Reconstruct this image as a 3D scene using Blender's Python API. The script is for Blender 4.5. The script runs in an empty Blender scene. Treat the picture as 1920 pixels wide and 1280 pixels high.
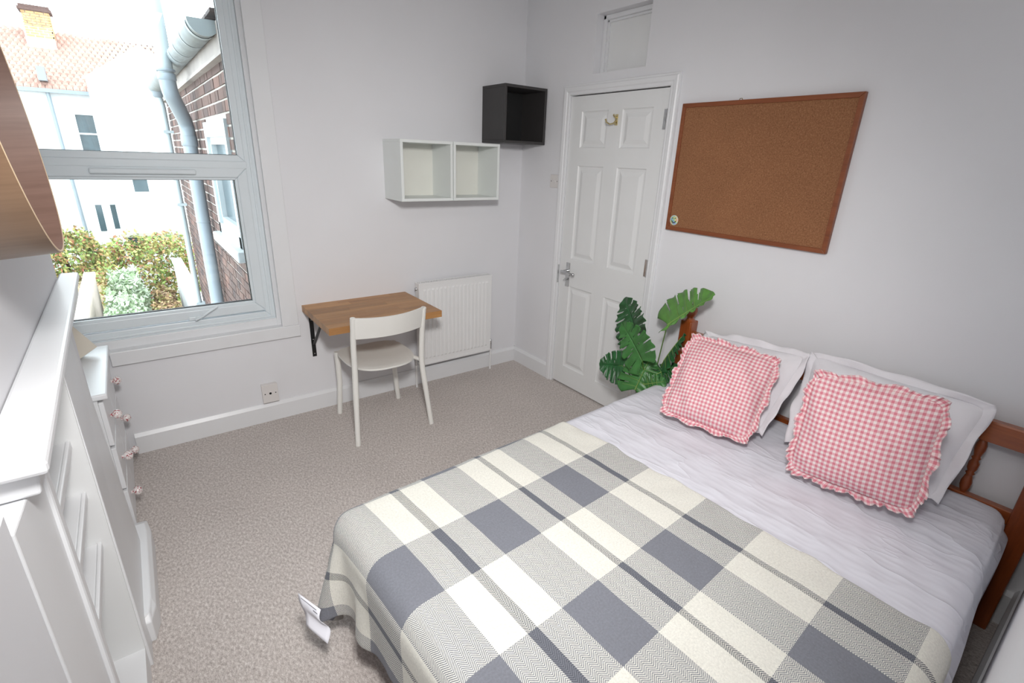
import bpy, bmesh, math, random
import numpy as np
from mathutils import Vector, Matrix
random.seed(7); RNG = np.random.default_rng(7)
SC = bpy.context.scene; COL = SC.collection
PI = math.pi

# ------------------------------------------------------------------ camera
F_PX, CAM, YAW, PITCH, ROLL = 931.85, Vector((-2.3997, -3.1046, 1.6062)), 0.6526, 0.3537, 0.0384
def setup_camera():
    fw = Vector((math.sin(YAW)*math.cos(PITCH), math.cos(YAW)*math.cos(PITCH), -math.sin(PITCH)))
    r = fw.cross(Vector((0, 0, 1))).normalized(); u = r.cross(fw)
    r2 = r*math.cos(ROLL) + u*math.sin(ROLL); u2 = -r*math.sin(ROLL) + u*math.cos(ROLL)
    cd = bpy.data.cameras.new('camera'); co = bpy.data.objects.new('camera', cd); COL.objects.link(co)
    cd.sensor_width = 36; cd.sensor_fit = 'HORIZONTAL'; cd.lens = F_PX/1920*36; cd.clip_start = .005; cd.clip_end = 200
    M = Matrix((r2, u2, -fw)).transposed().to_4x4(); M.translation = CAM
    co.matrix_world = M; SC.camera = co
setup_camera()
# ------------------------------------------------------------------ world, lights, exposure
W = bpy.data.worlds.new('overcast_sky'); SC.world = W; W.use_nodes = True
bg = W.node_tree.nodes['Background']; bg.inputs[0].default_value = (.86, .94, 1.0, 1); bg.inputs[1].default_value = 6.5
def area(name, loc, rot, sx, sy, power, color):
    l = bpy.data.lights.new(name, 'AREA'); l.shape = 'RECTANGLE'; l.size = sx; l.size_y = sy; l.energy = power; l.color = color
    o = bpy.data.objects.new(name, l); COL.objects.link(o); o.location = loc; o.rotation_euler = rot; return o
CEIL_POWER = 7
area('ceiling_fill_light', (-2.2, -2.5, 2.60), (0, 0, 0), .6, .6, CEIL_POWER, (1, .965, .93))  # added soft fill from an unseen ceiling lamp
FLASH_POWER = 176
def flash(loc, target, power):
    l = bpy.data.lights.new('camera_flash', 'SPOT'); l.energy = power; l.color = (1, .985, .97); l.shadow_soft_size = .12; l.spot_size = math.radians(112); l.spot_blend = 1.0
    o = bpy.data.objects.new('camera_flash', l); COL.objects.link(o); o.location = loc; o.rotation_euler = (Vector(target)-Vector(loc)).to_track_quat('-Z', 'Y').to_euler(); return o
flash((-2.27, -2.98, 2.06), (-1.1, -.95, .42), FLASH_POWER)
SC.view_settings.view_transform = 'Standard'; SC.view_settings.look = 'None'
SC.view_settings.exposure = 0.0; SC.view_settings.gamma = 1; SC.view_settings.use_curve_mapping = False

# ------------------------------------------------------------------ materials
def srgb(r, g, b):
    f = lambda c: (c/255/12.92) if c/255 <= .04045 else ((c/255+.055)/1.055)**2.4
    return (f(r), f(g), f(b), 1)
class NT:
    def __init__(s, name):
        s.m = bpy.data.materials.new(name); s.m.use_nodes = True; s.t = s.m.node_tree
        s.b = s.t.nodes['Principled BSDF']
    def n(s, typ, **kw):
        nd = s.t.nodes.new(typ)
        for k, v in kw.items():
            if k.startswith('i_'):
                key = k[2:]; key = int(key) if key.isdigit() else key.replace('_', ' ')
                nd.inputs[key].default_value = v
            else: setattr(nd, k, v)
        return nd
    def l(s, a, b): s.t.links.new(a, b)
    def coord(s, kind='Object', scale=(1, 1, 1), rot=(0, 0, 0)):
        c = s.n('ShaderNodeTexCoord'); mp = s.n('ShaderNodeMapping'); mp.inputs['Scale'].default_value = scale; mp.inputs['Rotation'].default_value = rot
        s.l(c.outputs[kind], mp.inputs[0]); return mp.outputs[0]
    def noise(s, vec, scale, detail=3, rough=.5):
        n = s.n('ShaderNodeTexNoise'); n.inputs['Scale'].default_value = scale; n.inputs['Detail'].default_value = detail; n.inputs['Roughness'].default_value = rough
        s.l(vec, n.inputs['Vector']); return n.outputs[0]
    def ramp(s, fac, stops, interp='LINEAR'):
        r = s.n('ShaderNodeValToRGB'); r.color_ramp.interpolation = interp; e = r.color_ramp.elements
        while len(e) > 1: e.remove(e[-1])
        e[0].position = stops[0][0]; e[0].color = stops[0][1]
        for p, c in stops[1:]:
            q = e.new(p); q.color = c
        s.l(fac, r.inputs[0]); return r.outputs[0]
    def bump(s, h, strength=.2, dist=.002):
        b = s.n('ShaderNodeBump'); b.inputs['Strength'].default_value = strength; b.inputs['Distance'].default_value = dist
        s.l(h, b.inputs['Height']); s.l(b.outputs[0], s.b.inputs['Normal']); return b
    def math(s, op, a, b=None, c=None):
        m = s.n('ShaderNodeMath', operation=op)
        for i, x in enumerate((a, b, c)):
            if x is None: continue
            if isinstance(x, (int, float)): m.inputs[i].default_value = x
            else: s.l(x, m.inputs[i])
        return m.outputs[0]
    def mix(s, fac, a, b):
        m = s.n('ShaderNodeMix', data_type='RGBA')
        if isinstance(fac, (int, float)): m.inputs[0].default_value = fac
        else: s.l(fac, m.inputs[0])
        for i, x in ((6, a), (7, b)):
            if isinstance(x, tuple): m.inputs[i].default_value = x
            else: s.l(x, m.inputs[i])
        return m.outputs[2]
def plain(name, col, rough=.5, var=.04, vscale=8, bump=0, bscale=60, bdist=.001, metal=0, spec=.5, coat=0):
    M = NT(name); v = M.coord()
    lo = tuple(c*(1-var) for c in col[:3])+(1,); hi = tuple(min(1, c*(1+var)) for c in col[:3])+(1,)
    c = M.ramp(M.noise(v, vscale), [(.3, lo), (.7, hi)]); M.l(c, M.b.inputs['Base Color'])
    M.b.inputs['Roughness'].default_value = rough; M.b.inputs['Metallic'].default_value = metal
    M.b.inputs['Specular IOR Level'].default_value = spec; M.b.inputs['Coat Weight'].default_value = coat; M.b.inputs['Coat Roughness'].default_value = .15
    if bump: M.bump(M.noise(v, bscale, 4), bump, bdist)
    return M.m
def wood(name, dark, light, axis='X', scale=14, rough=.4, coat=0, stretch=.08, varobj=0):
    M = NT(name); sc = {'X': (stretch, 1, 1), 'Y': (1, stretch, 1), 'Z': (1, 1, stretch)}[axis]
    v = M.coord('Object', sc)
    if varobj:
        oi = M.n('ShaderNodeObjectInfo'); vm = M.n('ShaderNodeVectorMath', operation='ADD'); M.l(v, vm.inputs[0])
        cb = M.n('ShaderNodeCombineXYZ'); M.l(M.math('MULTIPLY', oi.outputs['Random'], 17.0), cb.inputs[1]); M.l(M.math('MULTIPLY', oi.outputs['Random'], 9.0), cb.inputs[0]); M.l(cb.outputs[0], vm.inputs[1]); v = vm.outputs[0]
    a = M.noise(v, scale, 5, .6); b = M.noise(v, scale*7, 3, .7)
    f = M.math('ADD', M.math('MULTIPLY', a, .65), M.math('MULTIPLY', b, .35))
    c = M.ramp(f, [(.32, dark), (.66, light)])
    if varobj:
        hs = M.n('ShaderNodeHueSaturation'); M.l(c, hs.inputs['Color']); M.l(M.math('ADD', M.math('MULTIPLY', oi.outputs['Random'], varobj), 1-varobj*.5), hs.inputs['Value']); c = hs.outputs[0]
    M.l(c, M.b.inputs['Base Color']); M.b.inputs['Roughness'].default_value = rough; M.b.inputs['Coat Weight'].default_value = coat; M.b.inputs['Coat Roughness'].default_value = .12
    M.bump(b, .08, .001); return M.m
MT = {}
MT['wall'] = plain('white_emulsion_wall', srgb(231, 231, 234), .75, .012, 2.5, .12, 90, .0015, spec=.25)
MT['ceil'] = plain('white_ceiling_paint', srgb(236, 236, 236), .85, .01)
MT['gloss'] = plain('white_gloss_paint', srgb(232, 233, 235), .33, .015, 4, .12, 22, .002)
MT['door'] = plain('white_satin_door_paint', srgb(231, 232, 232), .38, .012, 5, .06, 50, .001)
MT['upvc'] = plain('white_plastic_frame', srgb(226, 234, 238), .3, .01)
MT['rad'] = plain('white_radiator_enamel', srgb(238, 238, 238), .28, .01)
MT['plaster'] = plain('white_board', srgb(235, 236, 236), .45, .012, 5, .05, 40, .001)
MT['whitecube'] = plain('white_melamine', srgb(232, 236, 234), .4, .01)
MT['creamcube'] = plain('off_white_cube_inside', srgb(232, 232, 224), .5, .01)
MT['black'] = plain('dark_grey_melamine', srgb(60, 58, 58), .5, .03)
MT['blackin'] = plain('black_cube_inside', srgb(34, 34, 35), .7, .03)
MT['blackmetal'] = plain('black_powder_coat', srgb(22, 22, 24), .4, .05)
MT['chrome'] = plain('worn_chrome', (.62, .63, .64, 1), .2, .1, 30, metal=1)
MT['brass'] = plain('polished_brass', srgb(205, 190, 145), .25, .1, 30, metal=1)
MT['chair'] = plain('white_chair_plastic', srgb(238, 237, 232), .42, .01, 6, .1, 300, .0005)
MT['socket'] = plain('cream_plastic', srgb(226, 222, 220), .35, .01)
MT['gap_and_mark_black'] = plain('black_gap_shade_and_marks', (.01, .01, .01, 1), .9, 0)  # near-black for painted gap shade, socket hole, screws and sticker print
MT['grey_rub'] = plain('black_rubber_seal', srgb(30, 32, 36), .6, .05)
MT['pine'] = wood('orange_pine', srgb(112, 50, 18), srgb(172, 92, 40), 'Y', 9, .3, .5)
MT['pinez'] = wood('orange_pine_upright', srgb(104, 44, 16), srgb(160, 80, 34), 'Z', 9, .3, .5)
MT['stave'] = wood('oak_worktop', srgb(150, 104, 60), srgb(192, 144, 92), 'X', 16, .42, .1, .07, .34)
MT['walnut'] = wood('walnut_veneer', srgb(104, 80, 70), srgb(128, 102, 92), 'Z', 14, .4, .1, .06)
MT['walnut_lit'] = wood('walnut_veneer_lit_outside', srgb(118, 92, 70), srgb(142, 114, 90), 'Z', 14, .42, .1, .06)  # lighter copy of the rim veneer, bounce light put into the colour
MT['veneeredge'] = plain('pale_veneer_edge', srgb(214, 192, 160), .5, .04)
MT['boardframe'] = wood('stained_frame', srgb(118, 62, 34), srgb(148, 84, 48), 'Y', 20, .45, .1)
MT['linen'] = plain('white_cotton_pillowcase', srgb(228, 226, 230), .85, .01, 4, .5, 9, .014, spec=.2)
MT['green1'] = plain('dark_green_leaf', srgb(38, 92, 48), .38, .25, 22, .1, 40, .001)
MT['green2'] = plain('mid_green_leaf', srgb(62, 118, 58), .4, .2, 22, .1, 40, .001)
MT['green3'] = plain('light_green_leaf', srgb(92, 142, 66), .4, .15, 22, .1, 40, .001)
MT['vein'] = plain('pale_leaf_vein', srgb(130, 160, 86), .5, .1)
MT['stem'] = plain('green_stem', srgb(92, 124, 56), .5, .1)
MT['pot'] = plain('grey_pot', srgb(92, 92, 92), .6, .05)
MT['soil'] = plain('dark_soil', srgb(48, 36, 28), .95, .2, 40, .4, 60, .004)
MT['label'] = plain('white_satin_label', srgb(238, 238, 246), .5, .01)
MT['ink'] = plain('grey_ink', srgb(90, 90, 98), .8, .02)
MT['mirror'] = plain('mirror_glass', (.9, .92, .92, 1), .02, 0, metal=1)
MT['shade'] = plain('cream_paper', srgb(226, 218, 204), .8, .03)
MT['pebble'] = plain('white_pebble', srgb(225, 222, 215), .7, .05)
# exterior
MT['mortar'] = plain('pale_mortar', srgb(172, 166, 160), .95, .08, 30, .4, 60, .004)
def brick_mat():
    M = NT('weathered_brick'); v = M.coord(); oi = M.n('ShaderNodeObjectInfo')
    at = M.n('ShaderNodeAttribute', attribute_name='tone'); r = M.math('FRACT', M.math('ADD', oi.outputs['Random'], at.outputs['Fac']))
    base = M.ramp(r, [(0, srgb(84, 66, 62)), (.35, srgb(96, 74, 68)), (.6, srgb(68, 56, 56)), (.8, srgb(110, 82, 74)), (1, srgb(86, 72, 70))])
    n = M.ramp(M.noise(v, 28, 5, .65), [(.3, (.62, .62, .62, 1)), (.7, (1.15, 1.12, 1.1, 1))])
    m = M.n('ShaderNodeMix', data_type='RGBA', blend_type='MULTIPLY'); m.inputs[0].default_value = 1; M.l(base, m.inputs[6]); M.l(n, m.inputs[7])
    M.l(m.outputs[2], M.b.inputs['Base Color']); M.b.inputs['Roughness'].default_value = .92; M.bump(M.noise(v, 90, 4), .5, .004); return M.m
MT['brick'] = brick_mat()
MT['stock'] = plain('yellow_stock_brick', srgb(186, 142, 100), .9, .3, 9)
MT['pipe'] = plain('grey_pipe', srgb(124, 134, 142), .4, .04, 6)
MT['pipelt'] = plain('pale_pipe', srgb(150, 160, 164), .4, .03, 6)
MT['gutter'] = plain('weathered_gutter', srgb(120, 126, 128), .55, .18, 10)
MT['fascia'] = plain('weathered_fascia', srgb(146, 138, 134), .7, .12, 7)
MT['render'] = plain('white_render', srgb(206, 208, 210), .9, .02, 1)
MT['tile'] = plain('pink_clay_tile', srgb(156, 124, 112), .85, .16, 3)
MT['slate'] = plain('dark_roof_tile', srgb(70, 60, 58), .8, .2, 6)
MT['dkglass'] = plain('dark_window_glass', srgb(58, 72, 78), .12, .3, 3)
MT['wingframe'] = plain('weathered_white_frame', srgb(168, 176, 180), .5, .05)
MT['grass'] = plain('garden_ground', srgb(150, 132, 106), .95, .25, 3, .3, 20, .02)
MT['fence'] = plain('pale_garden_wall', srgb(170, 156, 146), .9, .08, 5)
MT['shedroof'] = plain('pale_shed_roof', srgb(160, 156, 146), .8, .06, 2)
def glass_mat():
    M = NT('window_glass'); t = M.t; t.nodes.remove(M.b); out = t.nodes['Material Output']
    tr = M.n('ShaderNodeBsdfTransparent'); tr.inputs[0].default_value = (.96, .985, .98, 1); g = M.n('ShaderNodeBsdfGlossy'); g.inputs['Roughness'].default_value = .01
    fr = M.n('ShaderNodeFresnel'); fr.inputs[0].default_value = 1.45; mx = M.n('ShaderNodeMixShader'); M.l(fr.outputs[0], mx.inputs[0]); M.l(tr.outputs[0], mx.inputs[1]); M.l(g.outputs[0], mx.inputs[2]); M.l(mx.outputs[0], out.inputs[0]); return M.m
MT['glass'] = glass_mat()
def carpet_mat():
    M = NT('speckled_carpet'); v = M.coord(); vs = M.coord('Object', (1, .55, 1), (0, 0, .6))
    n = M.noise(vs, 120, 5, .8); n2 = M.noise(v, 420, 3, .7); n3 = M.noise(v, 3, 2)
    f = M.math('ADD', M.math('MULTIPLY', n, .62), M.math('MULTIPLY', n2, .38))
    c = M.ramp(f, [(.34, srgb(134, 124, 119)), (.45, srgb(184, 174, 169)), (.53, srgb(212, 203, 198)), (.62, srgb(240, 235, 231))])
    hs = M.n('ShaderNodeHueSaturation'); M.l(c, hs.inputs['Color']); M.l(M.math('ADD', M.math('MULTIPLY', n3, .16), .92), hs.inputs['Value'])
    M.l(hs.outputs[0], M.b.inputs['Base Color']); M.b.inputs['Roughness'].default_value = 1; M.b.inputs['Specular IOR Level'].default_value = .05
    M.b.inputs['Sheen Weight'].default_value = .15; M.bump(f, .7, .006); return M.m
MT['carpet'] = carpet_mat()
def cork_mat():
    M = NT('cork'); v = M.coord(); n = M.noise(v, 160, 4, .7); n2 = M.noise(v, 420, 2, .6); n3 = M.noise(v, 6, 2)
    f = M.math('ADD', M.math('MULTIPLY', n, .6), M.math('MULTIPLY', n2, .4))
    c = M.ramp(f, [(.30, srgb(80, 50, 32)), (.42, srgb(134, 90, 60)), (.55, srgb(152, 105, 72)), (.68, srgb(180, 134, 94))])
    hs = M.n('ShaderNodeHueSaturation'); M.l(c, hs.inputs['Color']); M.l(M.math('ADD', M.math('MULTIPLY', n3, .2), .9), hs.inputs['Value'])
    M.l(hs.outputs[0], M.b.inputs['Base Color']); M.b.inputs['Roughness'].default_value = .95; M.bump(f, .4, .001); return M.m
MT['cork'] = cork_mat()
def sheet_mat():
    M = NT('white_cotton_sheet'); v = M.coord('Object', (1, 1, 1)); v2 = M.coord('Object', (1, .28, 1), (0, 0, .55))
    M.b.inputs['Base Color'].default_value = srgb(226, 226, 234); M.b.inputs['Roughness'].default_value = .85; M.b.inputs['Specular IOR Level'].default_value = .2
    a = M.noise(v2, 7, 3, .55); b = M.noise(v, 3, 3, .5)
    r = M.math('ABSOLUTE', M.math('SUBTRACT', a, .5)); r = M.math('POWER', M.math('MULTIPLY', r, 3), .6)
    M.bump(M.math('ADD', M.math('MULTIPLY', r, -.6), b), .7, .016); return M.m
MT['sheet'] = sheet_mat()
def gingham_mat():
    M = NT('pink_gingham'); uv = M.n('ShaderNodeTexCoord').outputs['UV']; sp = M.n('ShaderNodeSeparateXYZ'); M.l(uv, sp.inputs[0])
    def st(o): return M.math('LESS_THAN', M.math('FRACT', o), .5)
    a, b = st(sp.outputs[0]), st(sp.outputs[1]); f = M.math('MULTIPLY', M.math('ADD', a, b), .5)
    c = M.ramp(f, [(0, srgb(236, 222, 220)), (.25, srgb(226, 176, 182)), (.75, srgb(214, 130, 143))], 'CONSTANT')
    M.l(c, M.b.inputs['Base Color']); M.b.inputs['Roughness'].default_value = .88; M.b.inputs['Specular IOR Level'].default_value = .15
    v = M.coord(); M.bump(M.noise(v, 22, 3), .2, .004); return M.m
MT['gingham'] = gingham_mat()
def plaid_mat():
    M = NT('grey_cream_plaid_wool'); uv = M.n('ShaderNodeTexCoord').outputs['UV']; sp = M.n('ShaderNodeSeparateXYZ'); M.l(uv, sp.inputs[0])
    s, t = sp.outputs[0], sp.outputs[1]     # metres along the length and the width of the blanket
    CR, GR, CH = srgb(225, 223, 214), srgb(124, 126, 134), srgb(84, 87, 95)
    def st(v, L, lst):
        return M.ramp(M.math('DIVIDE', v, L), [(p/L, c) for p, c in lst], 'CONSTANT')
    SL = [(0, CR), (.128, CH), (.152, CR), (.25, GR), (.377, CR), (.464, CH), (.49, CR), (.575, GR), (.715, CR), (.803, CH), (.829, CR), (.915, GR), (1.055, CR), (1.145, CH), (1.17, CR), (1.262, GR), (1.40, CR)]
    TL = [(0, CR), (.02, GR), (.22, CR), (.458, GR), (.658, CR), (.884, GR), (1.084, CR), (1.31, GR), (1.506, CR), (1.73, GR)]
    cs = st(s, 2, SL); ct = st(t, 2, TL)
    tri = M.math('PINGPONG', s, .0165)
    d = M.math('FRACT', M.math('MULTIPLY', M.math('ADD', t, M.math('MULTIPLY', tri, .8)), 190))
    nz = M.noise(M.coord('UV'), 900, 2); h = M.math('GREATER_THAN', M.math('ADD', d, M.math('MULTIPLY', M.math('SUBTRACT', nz, .5), .5)), .5)
    c = M.mix(h, cs, ct)
    # thin line rows are charcoal yarn: where they cross cream they herringbone
    nz2 = M.noise(M.coord('UV'), 170, 5, .8); hs = M.n('ShaderNodeHueSaturation'); M.l(c, hs.inputs['Color']); M.l(M.math('ADD', M.math('MULTIPLY', nz2, .8), .60), hs.inputs['Value'])
    M.l(hs.outputs[0], M.b.inputs['Base Color']); M.b.inputs['Roughness'].default_value = .95; M.b.inputs['Specular IOR Level'].default_value = .1
    M.b.inputs['Sheen Weight'].default_value = .1
    M.bump(M.math('ADD', nz2, M.math('MULTIPLY', M.noise(M.coord('UV'), 9, 3), 5.0)), .3, .004); return M.m
MT['plaid'] = plaid_mat()
def knob_mat():
    M = NT('floral_china'); v = M.coord(); n = M.noise(v, 120, 3, .7)
    c = M.ramp(n, [(.52, srgb(238, 232, 230)), (.58, srgb(160, 60, 70))]); M.l(c, M.b.inputs['Base Color']); M.b.inputs['Roughness'].default_value = .15; M.b.inputs['Coat Weight'].default_value = .6; return M.m
MT['knob'] = knob_mat()
def holo_mat():
    M = NT('holographic_sticker'); v = M.coord('Generated'); g = M.n('ShaderNodeTexNoise'); g.inputs['Scale'].default_value = 3; M.l(v, g.inputs[0])
    c = M.ramp(g.outputs[0], [(.3, srgb(230, 150, 170)), (.42, srgb(235, 215, 140)), (.52, srgb(150, 215, 180)), (.62, srgb(140, 180, 225)), (.72, srgb(200, 160, 215))])
    M.l(c, M.b.inputs['Base Color']); M.b.inputs['Roughness'].default_value = .3; return M.m
MT['holo'] = holo_mat()
def foliage_mat(name, cols):
    M = NT(name); at = M.n('ShaderNodeAttribute', attribute_name='tone'); c = M.ramp(at.outputs['Fac'], [(i/len(cols), x) for i, x in enumerate(cols)])
    M.l(c, M.b.inputs['Base Color']); M.b.inputs['Roughness'].default_value = .7; return M.m
MT['fol_pale'] = foliage_mat('pale_green_foliage', [srgb(134, 152, 118), srgb(170, 184, 154), srgb(104, 128, 86), srgb(188, 198, 178)])
MT['fol_green'] = foliage_mat('green_red_foliage', [srgb(110, 140, 68), srgb(142, 162, 86), srgb(160, 94, 78), srgb(88, 120, 58), srgb(154, 142, 82)])
MT['fol_brown'] = foliage_mat('autumn_foliage', [srgb(158, 122, 94), srgb(168, 142, 98), srgb(136, 144, 78), srgb(186, 150, 124), srgb(120, 96, 72)])

# ------------------------------------------------------------------ object helpers
def link(name, me, m=None, parent=None, **props):
    o = bpy.data.objects.new(name, me); COL.objects.link(o)
    if m is not None and me is not None and len(me.materials) == 0: me.materials.append(MT[m] if isinstance(m, str) else m)
    if parent: o.parent = parent
    for k, v in props.items(): o[k] = v
    return o
def thing(name, label, cat, loc=(0, 0, 0), rot=(0, 0, 0), group=None):
    o = bpy.data.objects.new(name, None); COL.objects.link(o); o.location = loc; o.rotation_euler = rot; o.empty_display_size = .05
    o['label'] = label; o['category'] = cat
    if group: o['group'] = group
    return o
def tag(o, label, cat, group=None):
    o['label'] = label; o['category'] = cat
    if group: o['group'] = group
    return o
class MB:
    """collects shapes into one mesh"""
    def __init__(s): s.v = []; s.f = []; s.uv = None; s.sm = []
    def add(s, v, f, smooth=False):
        k = len(s.v); s.v += [tuple(x) for x in v]; s.f += [tuple(i+k for i in q) for q in f]; s.sm += [smooth]*len(f); return s
    def box(s, a, b, bev=0.0):
        x0, y0, z0 = [min(p, q) for p, q in zip(a, b)]; x1, y1, z1 = [max(p, q) for p, q in zip(a, b)]
        if bev <= 0:
            return s.add([(x0,y0,z0),(x1,y0,z0),(x1,y1,z0),(x0,y1,z0),(x0,y0,z1),(x1,y0,z1),(x1,y1,z1),(x0,y1,z1)],
                     [(0,3,2,1),(4,5,6,7),(0,1,5,4),(1,2,6,5),(2,3,7,6),(3,0,4,7)])
        bm = bmesh.new(); bmesh.ops.create_cube(bm, size=1)
        for v in bm.verts: v.co = ((x0+x1)/2+v.co.x*(x1-x0), (y0+y1)/2+v.co.y*(y1-y0), (z0+z1)/2+v.co.z*(z1-z0))
        bmesh.ops.bevel(bm, geom=bm.edges[:], offset=min(bev, .49*min(x1-x0, y1-y0, z1-z0)), segments=2, profile=.5, affect='EDGES')
        bm.verts.index_update(); s.add([v.co[:] for v in bm.verts], [[v.index for v in f.verts] for f in bm.faces]); bm.free(); return s
    def hexa(s, p):   # 8 points: bottom quad, top quad
        return s.add(p, [(0,3,2,1),(4,5,6,7),(0,1,5,4),(1,2,6,5),(2,3,7,6),(3,0,4,7)])
    def obox(s, c, ax, ay, az, hx, hy, hz):
        c = Vector(c); ax, ay, az = [Vector(q).normalized() for q in (ax, ay, az)]
        return s.hexa([c+ax*i*hx+ay*j*hy+az*k*hz for k in (-1, 1) for i, j in ((-1,-1),(1,-1),(1,1),(-1,1))])
    def prism(s, pts, h0, h1, axis):   # pts: 2D outline in the two other axes (ccw), extruded h0..h1 along axis
        def P(a, b, h): return {0: (h, a, b), 1: (a, h, b), 2: (a, b, h)}[axis]
        n = len(pts); v = [P(a, b, h0) for a, b in pts]+[P(a, b, h1) for a, b in pts]
        return s.add(v, [tuple(range(n))[::-1], tuple(range(n, 2*n))]+[(i, (i+1) % n, n+(i+1) % n, n+i) for i in range(n)])
    def tube(s, pts, rad, n=12, cap=True, flat=None):
        pts = [Vector(p) for p in pts]; R = rad if isinstance(rad, (list, tuple)) else [rad]*len(pts); V = []; F = []
        t0 = (pts[1]-pts[0]).normalized(); up = Vector((0, 0, 1)) if abs(t0.z) < .9 else Vector((0, 1, 0))
        a = t0.cross(up).normalized()
        for i, p in enumerate(pts):
            t = (pts[min(i+1, len(pts)-1)]-pts[max(i-1, 0)]).normalized(); a = (a-t*a.dot(t)).normalized(); b = t.cross(a)
            fx, fy = flat if flat else (1, 1)
            for k in range(n):
                th = 2*PI*k/n; V.append(p+a*math.cos(th)*R[i]*fx+b*math.sin(th)*R[i]*fy)
        for i in range(len(pts)-1):
            for k in range(n): F.append((i*n+k, i*n+(k+1) % n, (i+1)*n+(k+1) % n, (i+1)*n+k))
        s.add(V, F, True)
        if cap: s.add([V[k] for k in range(n)], [tuple(range(n))[::-1]]); s.add([V[-n+k] for k in range(n)], [tuple(range(n))])
        return s
    def lathe(s, prof, c=(0, 0, 0), axis=(0, 0, 1), n=20, cap=True):
        c = Vector(c); z = Vector(axis).normalized(); x = z.orthogonal().normalized(); y = z.cross(x); V = []; F = []
        for r, h in prof:
            for k in range(n):
                th = 2*PI*k/n; V.append(c+z*h+(x*math.cos(th)+y*math.sin(th))*r)
        for i in range(len(prof)-1):
            for k in range(n): F.append((i*n+k, i*n+(k+1) % n, (i+1)*n+(k+1) % n, (i+1)*n+k))
        s.add(V, F, True)
        if cap: s.add(V[:n], [tuple(range(n))[::-1]]); s.add(V[-n:], [tuple(range(n))])
        return s
    def grid(s, fn, nu, nv, smooth=True, keep=None):
        V = [fn(i/nu, j/nv) for i in range(nu+1) for j in range(nv+1)]
        F = [(i*(nv+1)+j, (i+1)*(nv+1)+j, (i+1)*(nv+1)+j+1, i*(nv+1)+j+1) for i in range(nu) for j in range(nv) if keep is None or keep(i, j)]
        return s.add(V, F, smooth)
    def mesh(s, name):
        me = bpy.data.meshes.new(name); me.from_pydata(s.v, [], s.f); me.polygons.foreach_set('use_smooth', s.sm); me.validate(); me.update(); return me
    def build(s, name, m, parent=None, **props): return link(name, s.mesh(name), m, parent, **props)
def B(name, m, a, b, parent=None, bev=0.0, **props): return MB().box(a, b, bev).build(name, m, parent, **props)
def S(o): o['kind'] = 'structure'; return o
def mod(o, typ, **kw):
    x = o.modifiers.new(typ.lower(), typ)
    for k, v in kw.items(): setattr(x, k, v)
    return x
def wall_grid(axis, h0, h1, A, Bz, holes):
    """solid wall slab with rectangular holes; A = (a0,a1) horizontal range, Bz = (z0,z1)"""
    aa = sorted({A[0], A[1], *[q for h in holes for q in h[:2]]}); zz = sorted({Bz[0], Bz[1], *[q for h in holes for q in h[2:]]}); mb = MB()
    for i in range(len(aa)-1):
        for j in range(len(zz)-1):
            ca, cz = (aa[i]+aa[i+1])/2, (zz[j]+zz[j+1])/2
            if any(h[0] < ca < h[1] and h[2] < cz < h[3] for h in holes): continue
            if axis == 0: mb.box((h0, aa[i], zz[j]), (h1, aa[i+1], zz[j+1]))
            else: mb.box((aa[i], h0, zz[j]), (aa[i+1], h1, zz[j+1]))
    return mb

# ================================================================== THE SETTING
YS = -3.137; XW = -3.02; ZC = 2.66
S(B('floor', 'carpet', (XW-.1, YS-.1, -.12), (.15, .12, 0)))
S(B('ceiling', 'ceil', (XW-.1, YS-.1, ZC), (.15, .3, ZC+.1)))
WX0, WX1, WZ0, WZ1 = -2.89, -1.775, .575, 2.48
S(wall_grid(1, 0, .26, (XW-.1, .15), (0, ZC), [(WX0, WX1, WZ0, WZ1)]).build('wall_north', 'wall'))
S(wall_grid(0, 0, .13, (YS-.1, 0), (0, ZC), [(-1.262, -.495, 0, 1.992), (-1.070, -.668, 2.100, 2.412)]).build('wall_east', 'wall'))
S(B('wall_south', 'wall', (XW-.1, YS-.1, 0), (0, YS, ZC)))
S(B('wall_west', 'wall', (XW-.1, YS, 0), (XW, 0, ZC)))
# chimney breast with its fireplace recess
CBX = -2.645
S(wall_grid(0, CBX-.24, CBX, (YS, -.80), (0, ZC), [(-2.04, -1.50, 0, 1.09)]).build('wall_chimney_breast', 'wall'))
# skirting boards (stepped top edge)
def skirting(name, p0, p1, nrm, h, th=.018, m='gloss'):
    p0 = Vector(p0+(0,)); p1 = Vector(p1+(0,)); n = Vector(nrm+(0,)); mb = MB()
    prof = [(0, 0), (th, 0), (th, h-.02), (th*.55, h-.006), (th*.35, h), (0, h)]
    V = [q+n*a+Vector((0, 0, b)) for q in (p0, p1) for a, b in prof]; k = len(prof)
    F = [tuple(range(k)), tuple(range(k, 2*k))[::-1]]+[(i, k+i, k+(i+1) % k, (i+1) % k) for i in range(k)]
    o = mb.add(V, F).build(name, m); bm = bmesh.new(); bm.from_mesh(o.data); bmesh.ops.recalc_face_normals(bm, faces=bm.faces); bm.to_mesh(o.data); bm.free()
    return S(o)
skirting('baseboard_north', (0, 0), (-2.60, 0), (0, -1), .12)
skirting('baseboard_east', (0, 0), (0, -.437), (-1, 0), .12)
skirting('baseboard_east', (0, -1.33), (0, YS), (-1, 0), .15)
skirting('baseboard_south', (0, YS), (-2.6, YS), (0, 1), .17, .017)
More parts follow.
